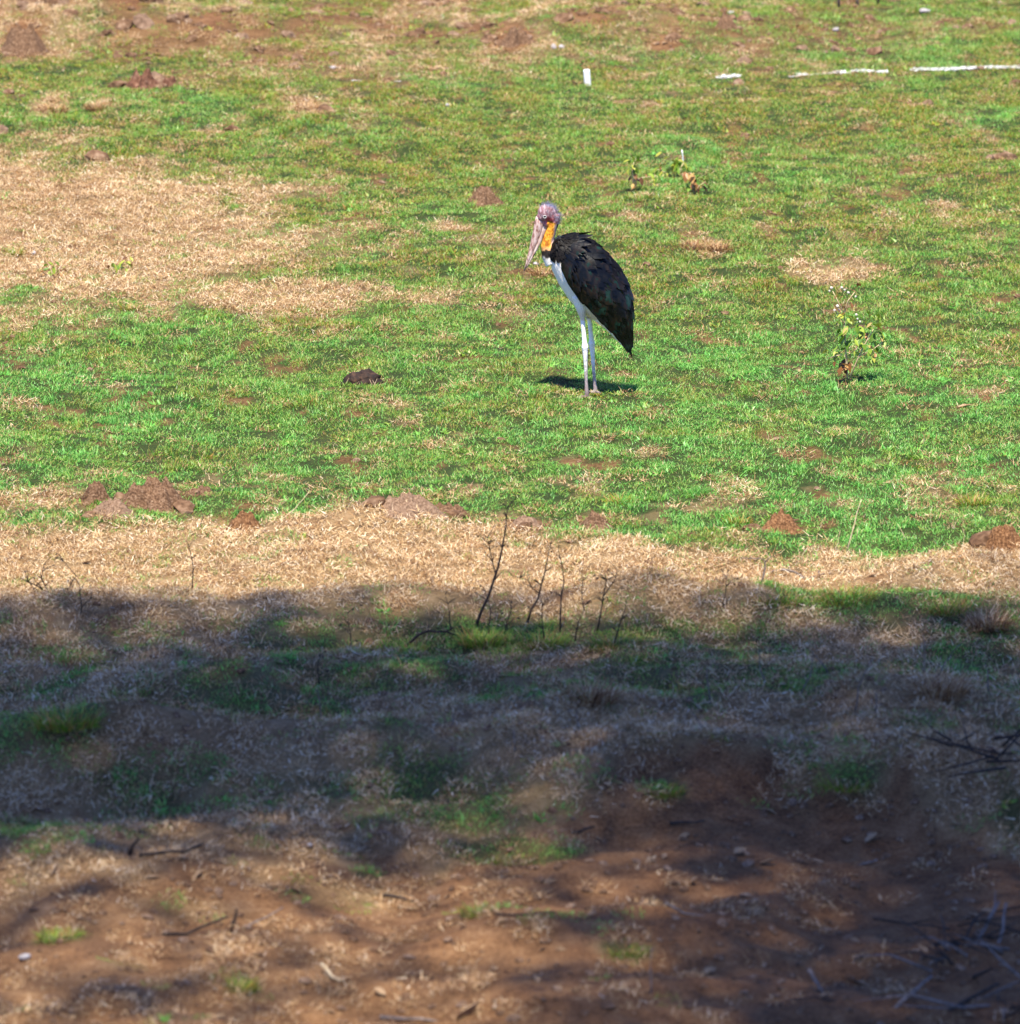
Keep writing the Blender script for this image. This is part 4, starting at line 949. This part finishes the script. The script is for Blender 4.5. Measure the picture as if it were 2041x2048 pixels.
# neck, head, thighs, legs, toes: overlapping solids fused below into one skin
body.tube([B(1112, 426), B(1109, 440), B(1103, 456), B(1098, 474), B(1094, 490), B(1098, 506), B(1108, 520)], [.030, .031, .031, .034, .037, .048, .06], 20)
head = MB()
def blob(c, r, sub=3):
    v, f = ico(sub); return [Vector(q * np.array(r)) + c for q in v], f
body.add(blob(B(1095, 424), (.060, .044, .056)))
body.add(blob(B(1085, 432), (.036, .031, .031)))
body.add(blob(B(1105, 432), (.036, .038, .046)))
body.add(blob(B(1094, 444), (.030, .030, .030)))
for (y, top, hock, foot, toe) in [(-.072, (1163, 612), (1170, 691), (1174, 797), 1), (.072, (1178, 620), (1184, 683), (1191.5, 786), 1)]:
    t = B(*top, y * .8); k_ = B(*hock, y); ft = B(*foot, y); ft.z = .012
    u1 = t.lerp(k_, .28); u2 = t.lerp(k_, .62)
    body.tube([B(top[0] - 2, top[1] - 22, y * .75), t, u1, u2, k_.lerp(t, .10), k_, k_.lerp(ft, .07), k_.lerp(ft, .3), k_.lerp(ft, .7), ft + Vector((0, 0, .03)), ft],
              [.055, .038, .0150, .0135, .0155, .0215, .0175, .0120, .0102, .0125, .015], 14)
    for a, ln in ((180, .080), (150, .070), (212, .070), (0, .035)):
        d = Vector((math.cos(R(a)), math.sin(R(a)), 0))
        body.tube([ft + Vector((0, 0, .006)), ft + d * ln * .5 + Vector((0, 0, .006)), ft + d * ln * .85 + Vector((0, 0, .0)), ft + d * ln + Vector((0, 0, -.006))], [.010, .0085, .0075, .004], 10)
tmp = mesh_obj('fused', body.v, body.f, None)
rm = tmp.modifiers.new('fuse', 'REMESH'); rm.mode = 'VOXEL'; rm.voxel_size = .0042
sm = tmp.modifiers.new('soften', 'SMOOTH'); sm.iterations = 4; sm.factor = .5
dg = bpy.context.evaluated_depsgraph_get()
bme = bpy.data.meshes.new_from_object(tmp.evaluated_get(dg))
bpy.data.objects.remove(tmp)
bme.name = 'body'
co = np.zeros(len(bme.vertices) * 3); bme.vertices.foreach_get('co', co); co = co.reshape(-1, 3)
px = co[:, 0] * S0 + 1172; py = 792 - (co[:, 2] * C12 + co[:, 1] * S12) * S0
nz = fbm(px * .16, py * .16, 3, 3) - .5; nf = fbm(px * .38, py * .38 + co[:, 1] * 120, 4, 3) - .5
def C(*c): return np.array(c, float)
col = np.tile(C(.90, .85, .76), (len(co), 1))                       # white belly
def put(mask, c):
    w = np.clip(mask, 0, 1)[:, None]
    col[:] = col * (1 - w) + np.asarray(c) * w
torso_axis = (px - 1095) * .55 - (py - 495) * .83                 # >0 on the back side
put(sstep(-14, -4, torso_axis - 8 * nz) * (py < 640) , C(.012, .011, .010))   # back
ruff = sstep(0, 3, py - (483 - .0 * px)) * sstep(523, 512, py + 14 * nz + (1100 - px) * .35) * (px < 1135)
put(ruff, C(.016, .011, .008))
put((px > 1103) * (py > 470) * (py < 512) * (px < 1135) * 1.0, C(.010, .009, .008))
warm = sstep(606, 632, py) * (px > 1150) * sstep(1215, 1195, px) * (py < 650)
put(warm * .55, C(.62, .42, .24))
# legs: white above and at the hock, greyer and pinkish towards the foot
leg = (py > 629) & (px < 1203) & (co[:, 2] < .49)
put(leg.astype(float), C(.90, .87, .82))
put(leg * sstep(700, 765, py + 60 * nf), C(.32, .25, .24))
put(leg * sstep(775, 790, py), C(.15, .10, .09))
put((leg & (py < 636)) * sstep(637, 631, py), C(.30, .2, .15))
# neck: orange yellow, greyer along the nape
nline = np.interp(py, [436, 470, 500], [1104, 1097, 1092])
neck = (py > 436) & (py < 500 + 5 * nz) & (px - nline < 13 - sstep(472, 492, py) * 4) & (px - nline > -22)
nk = neck * sstep(438, 446, py - (px - 1098) * .4) * sstep(503, 496, py + 16 * nz + 10 * nf)
put(nk, C(.64, .27, .018)); put(nk * sstep(.05, .2, nf), C(.74, .38, .045)); put(nk * sstep(.04, .18, -nf), C(.38, .12, .012))
put(nk * sstep(6, 12, px - nline + 6 * nz), C(.42, .30, .27))
put(nk * sstep(488, 500, py), C(.62, .34, .16))
# head: pinkish skin, darker red cheek behind the bill, blue grey crown and nape
hd = (py < 452) & (px < 1122) & ~((py > 440 + (px - 1098) * .4) & (px > 1094))
put(hd.astype(float), C(.29, .17, .18)); put(hd * sstep(.04, .22, nf), C(.46, .33, .34)); put(hd * sstep(.03, .18, -nf) * (py > 412), C(.22, .085, .09))
cheek = np.exp(-(((px - 1099) / 9) ** 2 + ((py - 441) / 8) ** 2))
put(hd * np.clip(cheek * 1.4, 0, 1), C(.38, .05, .055))
put(hd * sstep(418, 407, py + (px - 1100) * -.45 + 5 * nz), C(.13, .14, .21))
at = bme.attributes.new('skin', 'FLOAT_COLOR', 'POINT')
at.data.foreach_set('color', np.concatenate([col, np.ones((len(col), 1))], 1).astype(np.float32).ravel())
bme.polygons.foreach_set('use_smooth', [True] * len(bme.polygons))
m, nt, out = mat('stork_skin'); L = nt.links.new
a_ = N(nt, 'ShaderNodeAttribute', attribute_name='skin'); p_ = N(nt, 'ShaderNodeBsdfPrincipled'); p_.inputs['Roughness'].default_value = .65; p_.inputs['Specular IOR Level'].default_value = .25
L(a_.outputs['Color'], p_.inputs['Base Color'])
tc = N(nt, 'ShaderNodeTexCoord'); nn = N(nt, 'ShaderNodeTexNoise'); nn.inputs['Scale'].default_value = 130; L(tc.outputs['Object'], nn.inputs['Vector'])
bu = N(nt, 'ShaderNodeBump'); bu.inputs['Strength'].default_value = .5; bu.inputs['Distance'].default_value = .004; L(nn.outputs['Fac'], bu.inputs['Height']); L(bu.outputs[0], p_.inputs['Normal'])
L(p_.outputs[0], out.inputs[0])
bme.materials.clear(); bme.materials.append(m)
bo = bpy.data.objects.new('body', bme); COL.objects.link(bo); bo.parent = stork

# short hackle feathers over the neck base and shoulders
nrm = np.zeros(len(bme.vertices) * 3); bme.vertices.foreach_get('normal', nrm); nrm = nrm.reshape(-1, 3)
pick = np.where((px > 1096) & (px < 1150) & (py > 464) & (py < 516 - (1110 - px) * .2) & (col.mean(1) < .05))[0]
rs = np.random.default_rng(21); hk = MB()
for vi in rs.choice(pick, min(420, len(pick)), replace=False):
    p0 = Vector(co[vi]); n_ = Vector(nrm[vi]); d = Vector((.55, 0, -.75)) + Vector(rs.normal(0, .18, 3)); d = (d - n_ * d.dot(n_)).normalized(); w_ = n_.cross(d)
    ln = rs.uniform(.022, .042); wd = rs.uniform(.006, .011)
    v = [p0 + n_ * .001, p0 + d * ln * .5 + w_ * wd + n_ * .004, p0 + d * ln * .5 + n_ * .0055, p0 + d * ln * .5 - w_ * wd + n_ * .004, p0 + d * ln + n_ * .006]
    hk.add((v, [(0, 1, 2), (0, 2, 3), (1, 4, 2), (2, 4, 3)]))
M_HACKLE = noise_mat('hackle_feathers', [(.35, (.003, .0028, .0025)), (.6, (.010, .008, .006)), (.75, (.022, .015, .010))], 40, .5, .1, spec=.12)
hko = mesh_obj('hackles', hk.v, hk.f, M_HACKLE, stork); hko['kind'] = 'stuff'
M_BILLU = noise_mat('bill_horn', [(.36, (.24, .11, .08)), (.48, (.48, .32, .27)), (.7, (.68, .54, .48))], 70, .45, .2, stretch=(1, 1, .45), spec=.4)
M_BILLL = noise_mat('lower_bill_horn', [(.30, (.20, .09, .06)), (.5, (.44, .30, .24)), (.7, (.64, .54, .46))], 60, .5, .2, stretch=(1, 1, .45), spec=.4)
def bill(name, pairs, mt):
    rings = []
    for (lo, hi, b) in pairs: rings.append(ring_pair(lo, hi, b, 16))
    v, f = loft(rings); return mesh_obj(name, v, f, mt, stork)
bill('upper_mandible', [((1091, 440), (1072, 431), .020), ((1089, 447), (1070, 441), .019), ((1082, 467), (1066, 460), .0165), ((1074, 487), (1061.5, 482), .0135), ((1065.5, 507), (1056.5, 503), .010), ((1056, 526), (1051.5, 524), .006), ((1049, 541), (1047.5, 541), .0015)], M_BILLU)
bill('lower_mandible', [((1100, 449), (1088, 443), .016), ((1096, 456), (1086, 449), .016), ((1086, 476), (1079.5, 470), .013), ((1077, 494), (1072, 489), .0105), ((1067, 512), (1063.2, 509), .0075), ((1057, 528), (1054.2, 526.5), .0045), ((1049.6, 539.5), (1048.8, 539), .0012)], M_BILLL)
M_EYE = noise_mat('eye', [(.4, (.006, .006, .007)), (.7, (.02, .018, .016))], 10, .12, 0, spec=.6)
M_EYERING = noise_mat('eye_ring', [(.4, (.55, .50, .46)), (.7, (.68, .64, .6))], 30, .5)
ev, ef = ico(3)
for sgn in (-1, 1):
    c = B(1089.5, 429.5); c.y = sgn * .038
    e = mesh_obj('eye', ev * .0075, ef, M_EYE, stork, True, c)
    rr = [Vector((math.cos(t) * .0095, sgn * .004, math.sin(t) * .0085)) for t in np.linspace(0, 2 * math.pi, 15)]
    v, f = tube(rr, .0022, 6, False); mesh_obj('eye_ring', v, f, M_EYERING, e)
# thin down on crown and nape
rs = np.random.default_rng(3); dn = MB(); dark = []
hv = co[(py < 470) & (px < 1125) & ((py < 418 + (px - 1085) * .9))]
for q in hv[rs.integers(0, len(hv), 420)]:
    c = B(1095, 428); n_ = (Vector(q) - c).normalized(); n_ = (n_ + Vector((.35, 0, .1)) + Vector(rs.normal(0, .3, 3))).normalized()
    ln = rs.uniform(.010, .026); dn.tube([Vector(q), Vector(q) + n_ * ln], [.0008, .0003], 3, False)
M_DOWN = noise_mat('head_down', [(.4, (.14, .14, .19)), (.7, (.26, .25, .32))], 30, .9)
dw = mesh_obj('head_down', dn.v, dn.f, M_DOWN, stork); dw['kind'] = 'stuff'

# wings
def feather_mat(name, stops, rough=.38, spec=.5, sc=24, stretch=(1, 1, 1)):
    return noise_mat(name, stops, sc, rough, .25, stretch=stretch, spec=spec)
M_COVERT = feather_mat('covert_feathers', [(.36, (.0016, .0016, .0016)), (.46, (.003, .0035, .003)), (.52, (.008, .006, .004)), (.57, (.014, .0085, .005)), (.61, (.005, .015, .010)), (.67, (.007, .025, .016)), (.76, (.020, .030, .025))], .30, .22, 20, (1.0, 1, .6))
M_BACKF = feather_mat('back_feathers', [(.3, (.0025, .0025, .0025)), (.6, (.005, .0045, .005)), (.8, (.012, .009, .010))], .45, .08)
M_FLIGHT = feather_mat('flight_feathers', [(.3, (.003, .003, .003)), (.55, (.007, .007, .008)), (.68, (.010, .026, .018)), (.82, (.03, .036, .034))], .24, .30, 18)
W = [((1113, 508), (1116, 472), .062), ((1123, 533), (1146, 467), .104), ((1136, 559), (1183, 481), .132), ((1154, 584), (1210, 504), .142), ((1178, 609), (1236, 533), .136),
     ((1203, 637), (1254, 566), .116), ((1225, 658), (1263, 606), .086), ((1243, 682), (1267, 650), .052), ((1256, 702), (1267, 690), .028)]
def wing_pt(s, t, sgn, off=0.0):
    """s 0 shoulder..8 tip, t 0 back ridge..1 lower edge"""
    s = min(max(s, 0), 8); i = min(int(s), 7); fr = s - i
    lo = B(*W[i][0]).lerp(B(*W[i + 1][0]), fr); hi = B(*W[i][1]).lerp(B(*W[i + 1][1]), fr); b = W[i][2] + (W[i + 1][2] - W[i][2]) * fr
    prof = np.interp(t, [0, .12, .3, .55, .8, 1.0], [.12, .50, .82, 1.0, 1.0, .90])
    p = hi.lerp(lo, t); p.y = sgn * (b * prof + off)
    return p
def wing(sgn, seed):
    rs = np.random.default_rng(seed)
    ns, nt_ = 33, 13; v = []; f = []
    for layer in (0, -.012):
        for i in range(ns):
            for j in range(nt_): v.append(wing_pt(8 * i / (ns - 1), j / (nt_ - 1), sgn, layer))
    q = ns * nt_
    for i in range(ns - 1):
        for j in range(nt_ - 1):
            a = i * nt_ + j; f.append((a, a + 1, a + nt_ + 1, a + nt_)); f.append((q + a, q + a + nt_, q + a + nt_ + 1, q + a + 1))
    for i in range(ns - 1):
        for j in (0, nt_ - 1): a = i * nt_ + j; f.append((a, a + nt_, q + a + nt_, q + a))
    for j in range(nt_ - 1):
        for i in (0, ns - 1): a = i * nt_ + j; f.append((a, q + a, q + a + 1, a + 1))
    wo = mesh_obj('wing', v, f, M_COVERT, stork)
    def feather(s, t, ln, wd, lift, dt=0.0, curl=.0):
        """one feather lying along the wing from (s,t) towards the tip"""
        base = wing_pt(s, t, sgn); nxt = wing_pt(s + .25, min(max(t + dt * .25, 0), 1), sgn)
        d = (nxt - base).normalized()
        up_ = wing_pt(s, max(t - .08, 0), sgn) - wing_pt(s, min(t + .08, 1), sgn); up_ = (up_ - d * up_.dot(d)).normalized()
        n_ = d.cross(up_) 
        if n_.y * sgn < 0: n_ = -n_
        v = []; f = []
        for i in range(5):
            u = i / 4; w_ = wd * (.55 + .45 * math.sin(math.pi * min(u * .75 + .12, 1))) * (1 if u < .8 else .62) * (.12 if i == 4 else 1)
            c = base + d * ln * u + n_ * (.003 + lift * u) - up_ * curl * u * u
            v += [c - up_ * w_ * .5 - n_ * .0015, c + n_ * .0012, c + up_ * w_ * .5 - n_ * .0015]
        for i in range(4):
            for j in range(2): a = i * 3 + j; f.append((a, a + 1, a + 4, a + 3))
        return v, f
    cov = MB()
    for r in range(24):
        s = .15 + r * .25; nrow = 7
        for j in range(nrow):
            t = .06 + .90 * (j + .5 * (r % 2)) / nrow + rs.normal(0, .012)
            if t > .985: continue
            wl_ = (wing_pt(s, 0, sgn) - wing_pt(s, 1, sgn)).length
            cov.add(feather(s + rs.normal(0, .06), t, rs.uniform(.10, .16), wl_ / nrow * rs.uniform(1.1, 1.5), rs.uniform(.0005, .0035)))
    c_ = mesh_obj('coverts', cov.v, cov.f, M_COVERT, wo); c_['kind'] = 'stuff'
    bk = MB()
    for r in range(46):
        s = .3 + r * .125
        for t in (.0, .05, .11):
            bk.add(feather(s + rs.normal(0, .05), t, rs.uniform(.045, .07), .034, rs.uniform(.003, .008), 0, -rs.uniform(.0, .006) if s > 1.6 else .004))
    b_ = mesh_obj('back_feathers', bk.v, bk.f, M_BACKF, wo); b_['kind'] = 'stuff'
    for j in range(10):
        t = .08 + .88 * j / 9; s = 3.6 + .5 * abs(t - .45) * 2; end = 8 - .55 * abs(t - .35) * (1 if t < .35 else .4)
        pts = [wing_pt(s + (end - s) * u, t + (.5 - t) * .15 * u, sgn, .006 + .003 * (j % 2)) for u in np.linspace(0, 1, 9)]
        v = []; f = []
        for i, c in enumerate(pts):
            u = i / 8; tt = pts[min(i + 1, 8)] - pts[max(i - 1, 0)]; tt.normalize()
            up_ = wing_pt(s, 0, sgn) - wing_pt(s, 1, sgn); up_.y = 0; up_ = (up_ - tt * up_.dot(tt)).normalized()
            w_ = .020 * (1 - .35 * u) * (.2 if i == 8 else 1) 
            out_ = Vector((0, sgn, 0))
            v += [c - up_ * w_ * .6, c + out_ * .0022, c + up_ * w_ * .6]
        for i in range(8):
            for q in range(2): a = i * 3 + q; f.append((a, a + 1, a + 4, a + 3))
        mesh_obj('flight_feather', v, f, M_FLIGHT, wo)
wing(-1, 1); wing(1, 2)
# tail feathers showing under the wing tips
for k in range(5):
    y = (k - 2) * .012
    v = []; f = []
    P_ = [B(1236, 648, y), B(1248, 670, y), B(1258, 692, y), B(1264 - abs(k - 2) * 1.5, 712 - abs(k - 2) * 3, y)]
    for i, c in enumerate(P_):
        w_ = (.016, .02, .017, .002)[i]; v += [c - Vector((w_, 0, -w_ * .5)), c + Vector((0, -.002, 0)), c + Vector((w_, 0, -w_ * .5))]
    for i in range(3):
        for q in range(2): a = i * 3 + q; f.append((a, a + 1, a + 4, a + 3))
    mesh_obj('tail_feather', v, f, M_FLIGHT, stork)
